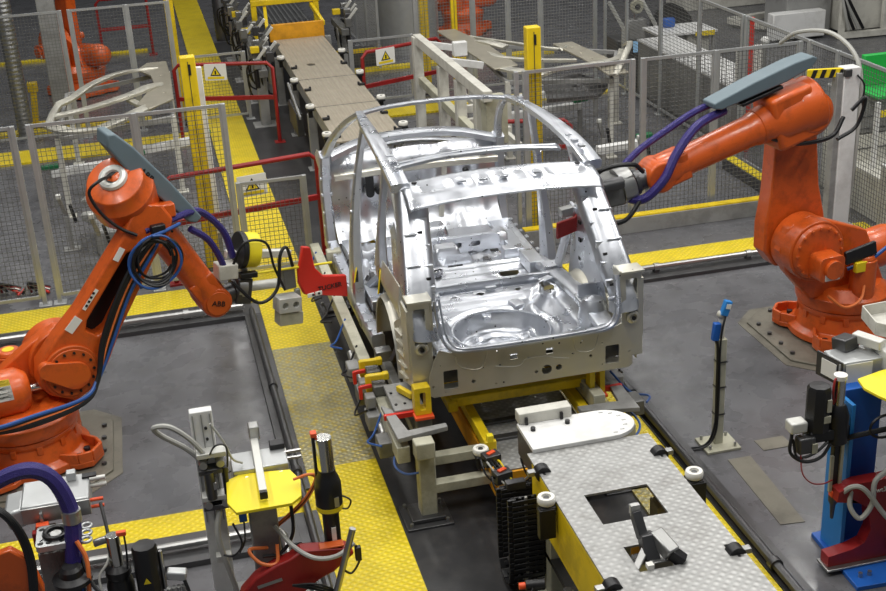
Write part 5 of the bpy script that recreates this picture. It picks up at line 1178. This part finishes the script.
mb = MB(); mb.prism([(4.33,6.68),(4.55,6.74),(5.0,6.74),(5.0,6.2),(4.42,6.2),(4.33,6.42),(4.30,6.55)],(0,0,1.38),(1,0,0),(0,1,0),.02); mb.build('top_plate', 'yellow_bright', s3, bevel=.003)
MB().beam((4.62,6.5,.1),(4.62,6.5,1.38),.12,.12,up=(0,1,0)).build('pedestal', 'grey_paint', s3, bevel=.01)
hose(s3,[(4.20,6.62,.98),(4.28,6.55,1.04),(4.40,6.5,1.08),(4.6,6.45,1.12)],.02,'cable_black')
mb = MB(); mb.tube([V((4.42+.11*math.cos(a),6.45,1.14+.085*math.sin(a))) for a in [2*PI*i/12 for i in range(13)]],.010,6,sm=3); mb.build('cable_loop','cable_black',s3)
hose(s3,[(4.16,6.52,.60),(4.22,6.46,.70),(4.30,6.42,.68),(4.44,6.38,.48),(4.56,6.36,.36)],.018,'cable_grey')
hose(s3,[(4.24,6.50,.66),(4.22,6.46,.54),(4.28,6.42,.46),(4.36,6.42,.56),(4.38,6.44,.72),(4.48,6.46,.78)],.018,'cable_grey')
hose(s3,[(4.22,6.66,1.25),(4.17,6.62,1.3),(4.18,6.6,1.4),(4.24,6.7,1.45)],.010,'cable_black')
sp = thing('tool_spindle', 'black twin cylinder tool spindle in front of the blue post', 'tool spindle', (4.15,6.6,.4))
MB().lathe([(.05,0),(.078,.02),(.078,.22),(.06,.28),(.045,.3)],(4.15,6.6,.98),n=26).build('spindle_body', 'black_plastic', sp)
MB().cyl((4.15,6.6,1.26),(4.15,6.6,1.47),.04,n=20).build('motor_tube', 'chrome', sp); MB().lathe([(.045,0),(.045,.03),(.02,.035)],(4.15,6.6,1.47),n=18).build('tube_cap', 'label_white', sp)
MB().beam((4.16,6.6,.58),(4.16,6.6,1.0),.05,.05,up=(0,1,0)).build('ram', 'black_plastic', sp, bevel=.004); MB().beam((4.19,6.57,.62),(4.19,6.57,.98),.022,.02,up=(0,1,0)).build('scale', 'beige_paint', sp)
MB().beam((4.12,6.57,.62),(4.12,6.57,.90),.022,.02,up=(0,1,0)).build('scale', 'beige_paint', sp)
MB().lathe([(.0,0),(.012,.01),(.02,.12),(.035,.15),(.035,.20)],(4.16,6.58,.38),n=14).build('nozzle', 'steel_dark', sp)
MB().box((4.15,6.57,.60),(.05,.05,.05)).build('nozzle_holder', 'orange_cap', sp, bevel=.008)
m2 = MB().lathe([(.082,0),(.082,.30),(.07,.325),(0,.33)],(4.0,6.6,1.12),n=8).build('motor_body', 'black_plastic', sp)
MB().box((4.04,6.525,1.32),(.03,.012,.09)).build('type_label', 'beige_paint', m2); MB().box((4.03,6.525,1.22),(.05,.012,.05)).build('type_label', 'beige_paint', m2)
MB().box((4.04,6.6,1.08),(.22,.12,.08)).build('gear_housing', 'black_plastic', sp, bevel=.01)
MB().box((3.85,6.6,1.17),(.12,.10,.08)).build('valve_block', 'alu_white', sp, bevel=.012); MB().box((3.90,6.56,1.04),(.12,.08,.12)).build('connector_block', 'steel_dark', sp, bevel=.012)
MB().box((3.95,6.515,1.02),(.035,.012,.07)).build('type_label', 'beige_paint', sp)
hose(sp,[(3.81,6.58,1.12),(3.79,6.55,1.0),(3.88,6.52,.93),(4.0,6.52,.94),(4.08,6.54,1.02)],.012,'cable_black'); hose(sp,[(3.82,6.58,1.08),(3.84,6.54,.96),(3.95,6.52,.98),(4.06,6.54,1.04)],.010,'cable_black')
hose(sp,[(3.86,6.54,1.0),(3.86,6.5,.86),(3.92,6.48,.78),(4.02,6.5,.74),(4.12,6.55,.72)],.005,'red_paint')
hose(sp,[(4.10,6.58,1.3),(4.08,6.56,1.4),(4.10,6.58,1.48),(4.14,6.6,1.46)],.008,'red_paint')
MB().beam((4.20,6.62,1.05),(4.26,6.66,1.05),.10,.10).build('mounting_arm', 'steel_dark', sp)
t = thing('collection_tray', 'white sheet metal tray at the right edge below the orange robot', 'tray', (4.95,7.1,0))
mb = MB(); mb.prism([(4.72,7.30),(5.4,7.34),(5.4,6.72),(4.95,6.66),(4.66,7.02)],(0,0,1.52),(1,0,0),(0,1,0),.015)
P_ = [(4.72,7.30),(5.4,7.34),(5.4,6.72),(4.95,6.66),(4.66,7.02)]
for a,b in zip(P_,P_[1:]+P_[:1]): mb.beam((a[0],a[1],1.57),(b[0],b[1],1.57),.012,.10)
mb.build('tray_pan', 'light_paint', t, bevel=.004)
MB().beam((5.05,7.0,0),(5.05,7.0,1.52),.08,.08).build('stand', 'grey_paint', t)
for x,y in ((4.86,7.1),(4.96,7.16),(5.06,7.0)): MB().cyl((x,y,1.535),(x,y,1.542),.012,n=8).build('bolt', 'black_plastic', t)
# ---------------------------------------------------------------- parts racks, cabinets and machines further back
def stamping(label, bars, plates, z, legs, name='side_panel_rack', cat='parts rack'):
    t = thing(name, label, cat, (sum(l[0] for l in legs)/len(legs), sum(l[1] for l in legs)/len(legs), 0))
    for l in legs: MB().beam((l[0],l[1],0),(l[0],l[1],z-.12),.07,.07).box((l[0],l[1],.01),(.16,.16,.02)).build('rack_leg', 'light_paint', t, bevel=.004)
    for a,b in zip(legs, legs[1:]+legs[:1]): MB().beam((a[0],a[1],z-.14),(b[0],b[1],z-.14),.05,.06).build('rack_beam', 'grey_paint', t, bevel=.004)
    return t
def body_side(label, bars, plates, z):
    t = thing('body_side_panel', label, 'stamped panel', (bars[0][0][0][0],bars[0][0][0][1],z))
    for pts, w_, hgt in bars:
        n = len(pts); mb = MB(); mb.sweep([(p[0],p[1],z+hgt*math.sin(PI*i/(n-1))) for i,p in enumerate(pts)], (w_,.05), side=(1,0,0) if abs(pts[-1][1]-pts[0][1]) > abs(pts[-1][0]-pts[0][0]) else (0,1,0))
        mb.build('pressed_rail', 'body_metal_b', t, angle=50)
    for pl, hs in plates:
        mb = MB(); mb.prism(pl,(0,0,z),(1,0,0),(0,1,0),.03,hs); mb.build('panel_end', 'beige_panel', t, bevel=.012)
    return t
material('beige_panel', lin(168,162,146), .42, .5, .06, 12, .08, 5)
L1 = [(-1.3,16.5),(.2,17.0),(.25,19.8),(-1.25,19.0)]
stamping('grey parts rack under the stamped side panel between the left fences', None, None, 1.2, L1)
body_side('stamped silver car side panel lying on the rack behind the left fence', [
  ([(-1.32,17.84),(-1.12,18.05),(-.9,18.6),(-.6,19.1),(-.3,19.4),(.1,19.5)],.14,.05),
  ([(-1.33,17.2),(-.9,17.25),(-.34,17.7),(-.05,18.15),(.17,18.4)],.18,.06),
  ([(-1.41,16.8),(-1.15,16.25),(-.74,16.15),(-.42,16.6),(-.08,17.2)],.18,.04),
  ([(-1.4,16.8),(-1.36,17.4),(-1.3,17.9)],.10,.0), ([(-.35,17.7),(-.2,17.3),(-.1,17.1)],.10,.0)],
  [([(-.1,16.95),(.25,17.4),(.27,18.9),(.25,19.9),(-.05,19.9),(-.20,19.5),(-.02,19.0),(.02,18.4),(-.08,18.0),(-.25,17.3)], [circ(.14,18.9,.03,8),circ(.14,17.8,.03,8)])], 1.2)
R1 = [(4.85,16.7),(6.2,16.2),(6.9,17.8),(5.0,19.4)]
stamping('parts rack under the stamped side panel between the right fences', None, None, 1.25, R1)
body_side('stamped silver car side panel lying on the right rack behind the car', [
  ([(4.98,19.3),(5.2,18.83),(5.47,18.37),(5.73,17.93),(6.0,17.71),(6.2,18.0)],.05,.03),
  ([(4.9,18.04),(5.01,17.62),(5.35,17.23),(5.74,17.04),(5.97,17.0)],.10,.02),
  ([(5.0,18.9),(5.1,18.55),(5.3,18.3)],.16,.04),
  ([(4.85,17.06),(4.95,16.85),(5.10,16.66)],.2,.0), ([(5.22,16.35),(5.5,16.34),(5.92,16.27),(6.44,16.55),(6.8,17.3)],.12,.10),
  ([(6.15,15.9),(6.5,16.4),(6.8,17.0),(6.95,17.6)],.08,.2)],
  [([(4.60,19.9),(4.90,19.9),(5.08,18.4),(5.10,17.0),(4.72,16.9),(4.66,18.4)],[]),([(5.98,18.1),(6.30,18.1),(6.42,16.6),(6.35,15.9),(6.05,15.9),(6.06,17.0)],[circ(6.16,17.7,.03,8),circ(6.16,17.3,.03,8),circ(6.17,16.9,.03,8),circ(6.16,16.5,.03,8)])], 1.25)
mb = MB(); mb.prism([(5.2,16.0),(5.9,15.9),(6.3,16.5),(6.1,17.2),(5.5,17.1)],(0,0,.95),(1,0,0),(0,1,0),.05,[circ(5.8,16.5,.06,10)]); tag(mb.build('wheel_arch_panel','steel_dark'),'dark stamped panel lying low on the right parts rack','stamped panel')
# white welded stand
t = thing('transfer_frame', 'white welded box section frame standing behind the car windscreen', 'frame', (4.1,16.6,0))
for x,y,h in ((3.92,18.3,1.55),(3.96,16.9,1.4),(3.98,16.0,1.4),(4.0,15.1,1.4)): MB().beam((x,y,0),(x,y,h),.14,.14,up=(0,1,0)).build('upright', 'light_paint', t, bevel=.008)
MB().beam((3.94,18.4,1.50),(3.98,14.6,1.50),.12,.14).build('top_beam', 'light_paint', t, bevel=.008); MB().beam((3.94,18.2,.9),(3.98,15.2,.85),.10,.12).build('middle_beam', 'beige_paint', t, bevel=.008)
MB().bx(3.98,4.26,14.7,14.95,.85,1.45).build('end_box', 'beige_paint', t, bevel=.01)
for y in (18.2,17.0): MB().beam((3.95,y,1.46),(4.6,y+.1,1.30),.08,.10).build('cantilever', 'white_paint', t, bevel=.006)
for y in (16.9,15.6,16.2): MB().beam((3.95,y,.75),(4.55,y,.75),.08,.10).build('cantilever', 'light_paint', t, bevel=.006)
MB().beam((4.5,15.0,.7),(4.5,18.0,.7),.06,.08).build('side_bar', 'light_paint', t, bevel=.006); MB().box((4.3,17.2,1.55),(.2,.12,.2)).build('bracket', 'white_paint', t, bevel=.01)
# low white conveyor rails with green end blocks
for i,(a,b,l) in enumerate((((4.9,17.2),(6.15,17.35),'nearer low white rail with green blocks under the right parts rack'),((5.0,18.1),(6.75,18.3),'farther low white rail with green blocks under the right parts rack'),((-1.5,17.0),(-.35,17.2),'low white rail with green blocks under the left parts rack'),((-.4,17.6),(.6,17.9),'second low white rail with a green block left of the walkway'),((5.6,15.1),(6.3,15.2),'short low white rail with a green block in front of the right rack'))):
    t = thing('roller_rail', l, 'rail', (a[0],a[1],0)); d = V((b[0]-a[0],b[1]-a[1],0)).normalized()
    MB().beam((a[0],a[1],.48),(b[0],b[1],.48),.12,.10).build('rail', 'white_paint', t, bevel=.006)
    for q in (a,b): MB().beam((q[0],q[1],0),(q[0],q[1],.44),.06,.06).build('leg', 'grey_paint', t); 
    for q in ((b,) if i > 2 else (a,b)): MB().box((q[0],q[1],.57),(.22,.10,.06),rz=.1).build('end_block', 'green_plastic', t, bevel=.01)
for i,(x,y,l) in enumerate(((5.9,15.7,'upper grey clamp stand before the right rack'),(6.1,14.75,'lower grey clamp stand before the right rack'),(-1.25,15.2,'grey clamp stand behind the left robot elbow'),(-.85,14.3,'grey clamp stand low behind the left fence'))):
    t = thing('clamp_stand', l, 'clamp', (x,y,0))
    MB().beam((x,y,0),(x,y,.45),.06,.06).box((x,y,.01),(.2,.16,.02)).build('stand', 'grey_paint', t, bevel=.004); MB().beam((x,y,.45),(x-.06,y,.68),.05,.05).build('clamp_arm', 'steel', t, bevel=.006)
    MB().beam((x+.1,y,.35),(x+.06,y,.58),.04,.04).build('clamp_lever', 'black_plastic', t, bevel=.006); MB().box((x-.06,y,.70),(.06,.06,.06)).build('clamp_pad', 'alu_white', t, bevel=.01)
t = thing('hose_frame', 'curved grey hose frame lying behind the left robot', 'hose frame', (-.7,15.0,0))
for k in range(2): hose(t,[(-.95,15.9-.6*k,.3),(-1.0,15.4-.6*k,.55),(-.6,15.2-.6*k,.6),(-.2,15.4-.6*k,.6),(-.1,15.8-.6*k,.5)],.05,'alu_white','curved_tube')
MB().bx(-.95,-.1,14.9,15.7,.0,.28).build('frame_base', 'grey_paint', t, bevel=.02)
# red and white scrap on the far left floor
for i,(x,y) in enumerate(((-1.95,13.95),(-1.62,13.85))):
    t = thing('cable_bundle', ('left tangle of red and black cable ends on the floor behind the left fence','right tangle of red and black cable ends on the floor behind the left fence')[i], 'cable', (x,y,0))
    for k in range(5): hose(t,[(x-.2+.05*k,y+.02*k,.02),(x-.05,y+.1-.05*k,.07+.03*k),(x+.15,y-.05+.04*k,.03)],.016,('red_bright','cable_black','label_white','red_paint','cable_black')[k],'cable_end')
# control cabinet, desk and screen
t = thing('control_cabinet', 'long low grey cabinet with bright white top behind the right fence', 'cabinet', (8.2,17.6,0))
MB().bx(7.86,8.5,15.9,19.3,.05,.90).build('body', 'grey_paint', t, bevel=.01); MB().bx(7.84,8.52,15.88,19.32,.90,.93).build('lid', 'white_paint', t, bevel=.006); MB().bx(7.9,8.46,15.95,19.25,0,.05).build('plinth', 'steel_dark', t)
for y in (16.75,17.6,18.45): MB().bx(7.852,7.862,y-.005,y+.005,.08,.88).build('door_gap', 'steel_dark', t)
t = thing('operator_desk', 'white operator desk with yellow edge label behind the grey cabinet', 'desk', (8.8,19.8,0))
MB().bx(8.3,9.35,19.45,20.2,.88,.92).build('desk_top', 'white_paint', t, bevel=.004); MB().bx(8.95,9.3,19.44,19.45,.84,.92).build('edge_label', 'print_yellow', t)
for x in (8.35,9.3):
    for y in (19.5,20.15): MB().beam((x,y,0),(x,y,.88),.05,.05).build('leg', 'grey_paint', t)
MB().bx(8.4,8.8,19.55,20.1,.05,.85).build('under_cabinet', 'grey_paint', t, bevel=.01); MB().bx(8.85,9.25,19.55,20.1,.1,.85).build('under_cabinet', 'light_paint', t, bevel=.01)
t = thing('operator_screen', 'small lit blue screen on a pedestal left of the white desk', 'screen', (8.0,19.6,0))
MB().beam((8.0,19.66,0),(8.0,19.66,.6),.08,.08).box((8.0,19.66,.01),(.4,.4,.02)).build('pedestal', 'steel_dark', t); MB().box((8.0,19.62,.74),(.26,.06,.24)).build('screen_case', 'black_plastic', t, bevel=.01); MB().box((8.0,19.587,.74),(.22,.006,.19)).build('screen_glass', 'screen_lit', t)
t = thing('office_chair', 'dark office chair with rounded back behind the desk', 'chair', (9.2,21.1,0))
MB().sheet([[(8.85,21.0,.55),(8.8,21.05,.8),(8.95,21.1,1.0)],[(9.2,21.1,.55),(9.2,21.15,.85),(9.2,21.15,1.1)],[(9.55,21.0,.55),(9.6,21.05,.8),(9.45,21.1,1.0)]],5,5,.05).build('backrest', 'black_rubber', t)
MB().bx(8.95,9.45,20.6,21.05,.44,.52).build('seat', 'black_rubber', t, bevel=.03); MB().cyl((9.2,20.85,.08),(9.2,20.85,.45),.03).build('gas_spring', 'steel', t)
for k in range(5): a = 2*PI*k/5; MB().beam((9.2,20.85,.09),(9.2+.3*math.cos(a),20.85+.3*math.sin(a),.06),.04,.04).cyl((9.2+.3*math.cos(a),20.85+.3*math.sin(a)-.015,.03),(9.2+.3*math.cos(a),20.85+.3*math.sin(a)+.015,.03),.03,n=10).build('chair_leg', 'black_plastic', t)
t = thing('desk_bag', 'small blue bag on the white operator desk', 'bag', (8.7,20.0,.92)); MB().box((8.7,20.0,1.0),(.2,.14,.16)).build('bag_body', 'blue_paint', t, bevel=.03); MB().ring((8.7,20.0,1.09),(0,1,0),.05,.008,16,6).build('bag_handle', 'black_plastic', t)
t = thing('test_machine', 'grey test machine with bent tube frame and a round spool at the top', 'machine', (8.4,20.7,0))
for x in (8.12,8.72): MB().beam((x,20.6,0),(x,20.6,.85),.06,.06).beam((x,20.6,.84),(x-.22,20.75,1.3),.06,.06).build('frame_tube', 'alu_white', t, bevel=.006)
MB().bx(8.05,8.8,20.75,21.3,0,.6).build('machine_body', 'steel_dark', t, bevel=.02); MB().cyl((8.4,20.66,1.18),(8.4,20.74,1.18),.12,n=24).build('spool', 'beige_paint', t, bevel=.01); MB().cyl((8.4,20.65,1.18),(8.4,20.66,1.18),.05,n=18).build('spool_hub', 'black_plastic', t)
MB().bx(8.25,8.6,20.7,20.9,.6,.95).build('machine_head', 'grey_paint', t, bevel=.02); MB().beam((8.4,20.74,.95),(8.4,20.74,1.18),.05,.05).build('spool_arm', 'steel', t)
# fire extinguisher post and boards by the fence
t = thing('notice_post', 'slim red post between white notice boards at the right side fence', 'post', (8.05,15.5,0))
MB().beam((8.05,15.7,0),(8.05,15.7,1.9),.06,.06).build('red_post', 'red_bright', t, bevel=.006); MB().bx(7.86,8.0,15.72,15.76,1.0,1.45).build('notice_board', 'label_white', t); MB().bx(8.12,8.3,15.72,15.76,1.0,1.5).build('notice_board', 'label_white', t)
t = thing('fence_cabinet', 'white electrical box with cables on the right side fence', 'cabinet', (8.0,14.4,0))
MB().bx(7.8,8.1,14.2,14.6,.5,1.3).build('box', 'white_paint', t, bevel=.01); MB().bx(7.85,8.05,14.3,14.5,0,.5).build('stand', 'grey_paint', t); MB().ball((7.84,14.9,1.75),.06).build('camera_head', 'white_paint', t); MB().beam((7.84,14.9,1.0),(7.84,14.9,1.75),.03,.03).beam((7.84,14.9,1.0),(7.9,14.5,1.0),.03,.03).build('camera_arm', 'grey_paint', t)
# equipment right of the fence
t = thing('pallet_stack', 'grey boxes with a bright green crate lid at the right edge', 'crate stack', (8.8,13.3,0))
MB().bx(8.25,9.2,13.2,14.0,.9,1.35).build('upper_box', 'grey_paint', t, bevel=.01); MB().bx(8.15,9.2,12.4,13.4,0,.55).build('lower_box', 'light_paint', t, bevel=.01)
MB().bx(8.45,9.2,13.5,13.58,1.40,1.78).build('crate_side', 'green_bright', t, bevel=.01); MB().bx(8.35,9.2,13.0,13.58,1.36,1.40).build('crate_lid', 'green_bright', t, bevel=.006)
MB().bx(8.25,9.2,13.2,14.0,0,.88).build('middle_box', 'light_paint', t, bevel=.01); MB().beam((8.3,12.9,.55),(8.3,12.9,1.36),.05,.05).build('corner_post', 'white_paint', t); MB().box((8.42,12.94,1.2),(.16,.02,.08)).build('yellow_label', 'print_yellow', t)
for z in (.7,.95,1.1): MB().bx(8.25,9.2,13.19,13.2,z,z+.01).build('drawer_gap', 'steel_dark', t)
t = thing('low_locker', 'white low locker standing outside the long right side fence', 'locker', (8.1,11.6,0))
MB().bx(7.9,9.0,10.9,12.1,0,.85).build('locker_body', 'light_paint', t, bevel=.01); MB().bx(7.9,9.0,10.88,12.12,.85,.88).build('locker_top', 'white_paint', t)
for z in (.3,.55): MB().box((7.89,11.5,z),(.02,.05,.05)).build('lock', 'black_plastic', t, bevel=.006)
t = thing('process_cabinet', 'tall light grey cabinet with hoses at the top right corner', 'cabinet', (13.3,21.9,0))
MB().bx(13.0,14.2,21.7,22.6,.1,2.4).build('cabinet_body', 'light_paint', t, bevel=.02); MB().bx(12.0,12.95,22.0,22.9,.05,2.2).build('cabinet_body', 'grey_paint', t, bevel=.02)
MB().bx(11.6,12.7,21.75,22.0,.05,.55).build('lower_box', 'white_paint', t, bevel=.02)
for x in (12.9,13.8): MB().beam((x,21.5,0),(x,21.5,2.5),.10,.10).build('frame_post', 'light_paint', t, bevel=.01)
MB().beam((12.9,21.5,.08),(14.6,21.4,.08),.10,.12).build('frame_foot', 'light_paint', t, bevel=.01)
for k in range(4): hose(t,[(12.8+.05*k,21.6,2.3),(12.7-.03*k,21.4,1.4),(12.85,21.35,.6+.1*k),(13.0+.1*k,21.4,.2)],.03,'cable_black' if k % 2 else 'cable_grey')
t = thing('steel_pallet', 'low white steel pallet frame on the floor at the top right', 'frame', (12.2,23.3,0))
for a,b in (((11.6,23.6),(13.0,23.9)),((11.9,22.8),(13.2,23.1)),((11.6,23.6),(11.9,22.8))): MB().beam((a[0],a[1],.12),(b[0],b[1],.12),.14,.12).build('frame_bar', 'light_paint', t, bevel=.01)
MB().beam((12.9,23.4,.1),(12.9,23.4,1.6),.2,.2).build('frame_mast', 'grey_paint', t, bevel=.01)
t = thing('storage_chest', 'light grey low chest at the top edge of the picture', 'chest', (12.2,26.0,0))
MB().bx(11.4,13.4,25.4,26.4,0,.9).build('chest_body', 'light_paint', t, bevel=.02)
MB().bx(11.4,13.4,25.38,26.42,.9,.94).build('chest_lid', 'white_paint', t)
# upper left: columns, drum, machinery
t = thing('building_column', 'square grey steel column at the upper left', 'column', (-1.5,21.3,0)); MB().beam((-1.5,21.3,0),(-1.5,21.3,6),.28,.2,up=(0,1,0)).box((-1.5,21.3,.02),(.5,.4,.04)).build('column_shaft', 'grey_paint', t, bevel=.01)
t = thing('round_duct', 'round corrugated metal duct rising at the upper left corner', 'duct', (-2.15,20.9,0))
mb = MB(); prof = []
for k in range(160): prof += [(.12+.008*(k % 2), .036*k)]
mb.lathe(prof,(-2.12,20.95,0),n=20); mb.build('duct_pipe', 'steel', t, angle=20)
t = thing('mesh_drum', 'grey round drum behind mesh at the top centre', 'drum', (5.1,24.4,0)); MB().lathe([(.62,0),(.62,1.5),(.66,1.52),(.66,1.6),(.6,1.62),(.0,1.6)],(5.1,24.6,0),n=40).build('drum_shell', 'alu_profile', t)
MB().beam((4.6,24.0,1.45),(4.6,24.0,2.2),.05,.05).build('blue_cable_post', 'blue_paint', t)
t = thing('floor_platform', 'low dark steel platform with yellow edge behind the right red railing', 'platform', (4.0,23.5,0)); MB().bx(3.4,4.3,23.3,23.6,0,.35).build('platform', 'steel_dark', t); MB().bx(3.4,4.3,23.28,23.3,.3,.38).build('edge', 'yellow_paint', t)
def machine(label, x, y, seed):
    random.seed(seed); t = thing('clamp_fixture', label, 'fixture', (x,y,0))
    MB().beam((x,y,0),(x,y,.95),.16,.16).box((x,y,.015),(.4,.36,.03)).build('support_post', 'grey_paint', t, bevel=.01)
    MB().beam((x,y-.5,.95),(x,y+.7,.95),.14,.12).build('long_beam', 'cast_grey', t, bevel=.008)
    for k in range(6):
        yy = y-.4+.2*k; xx = x+random.uniform(-.12,.2)
        MB().box((xx,yy,1.1+.05*(k%3)),(.12,.10,.16)).build('clamp_body', ('cast_grey','steel_dark','steel')[k%3], t, bevel=.01)
        MB().beam((xx,yy,1.15),(xx+.16,yy-.05,1.35),.045,.05).build('clamp_arm', 'cast_grey' if k % 2 else 'alu_white', t, bevel=.006)
        MB().cyl((xx-.02,yy,.72),(xx-.02,yy,1.0),.04,n=12).build('air_cylinder', 'steel' if k % 2 else 'black_plastic', t)
        hose(t,[(xx,yy,1.0),(xx-.15,yy+.08,.9),(xx-.12,yy+.15,.6),(xx,yy+.2,.5)],.014,'cable_black')
    MB().box((x-.05,y+.1,1.22),(.14,.10,.10)).build('yellow_stop', 'yellow_paint', t, bevel=.008)
    return t
machine('grey clamp fixture left of the far tan deck, nearest of the row', 1.70, 20.0, 1)
machine('grey clamp fixture left of the far tan deck, second of the row', 1.72, 21.6, 2)
machine('grey clamp fixture at the top, third of the row beside the walkway', 1.70, 23.3, 3)
machine('grey clamp fixture at the top edge, farthest of the row beside the walkway', 1.70, 25.2, 4)
machine('small fixture right of the orange carrier end', 3.45, 22.6, 5)
for i,(x,l) in enumerate(((1.62,'left grey gas cylinder standing beside the far walkway'),(1.66,'right grey gas cylinder standing beside the far walkway'))):
    t = thing('gas_cylinder', l, 'cylinder', (x,27.3+.9*i,0)); MB().lathe([(.16,0),(.16,1.0),(.10,1.12),(.04,1.16),(.04,1.25)],(x,27.3+.9*i,0),n=20).build('cylinder_body', 'steel_dark', t)
# white bars in front, yellow fixtures at left edge
t = thing('stop_stand', 'small yellow stand at the upper left behind the fence', 'stand', (-2.0,21.6,0)); MB().beam((-2.0,21.6,0),(-1.95,21.6,.6),.10,.10).box((-2.02,21.6,.02),(.35,.3,.04)).build('stand_post', 'yellow_paint', t, bevel=.01); MB().box((-1.95,21.6,.66),(.16,.14,.16)).build('stand_head', 'yellow_paint', t, bevel=.01)
trim(MB().bx(-8,-.1,21.0,21.25,0,.05), 'yellow_tread'); trim(MB().bx(-8,-.0,26.8,27.0,0,.05), 'yellow_tread'); trim(MB().bx(3.3,7.6,22.9,23.15,0,.05), 'yellow_tread')
# building shell
struct(MB().bx(-14,26,47.8,48,0,9.6).build('wall_back', 'wall_grey', smooth=False)); struct(MB().bx(-14.2,-14,-1,48,0,9.6).build('wall_left', 'wall_grey', smooth=False))
struct(MB().bx(26,26.2,-1,48,0,9.6).build('wall_right', 'wall_grey', smooth=False))
GROUPS = {'guard_fence':'mesh guard fences around the cell', 'safety_railing':'red safety railings beside the line', 'warning_sign':'warning signs on the red railings', 'light_curtain_post':'yellow posts around the cell',
 'industrial_robot':'orange industrial robots', 'floor_pipe':'steel pipes on the floor', 'roller_rail':'low white rails with green blocks', 'clamp_stand':'small grey clamp stands', 'riveting_station':'pedestal tool stations in the foreground',
 'mounting_plate':'steel plates under the robots', 'body_side_panel':'stamped side panels on the racks', 'side_panel_rack':'racks for stamped side panels', 'cable_bundle':'cable ends on the left floor', 'gas_cylinder':'gas cylinders by the far walkway',
 'floor_plate':'steel plates let into the floor', 'guard_base_rail':'floor beams under the right fence'}
for o in list(bpy.data.objects):
    if o.parent is None and o.get('label'):
        k = o.name.split('.')[0]
        if k in GROUPS: o['group'] = GROUPS[k]
        if k == 'clamp_fixture' and 'far tan deck' in o['label'] or k == 'clamp_fixture' and 'of the row' in o['label']: o['group'] = 'grey clamp fixtures in the row left of the far deck'
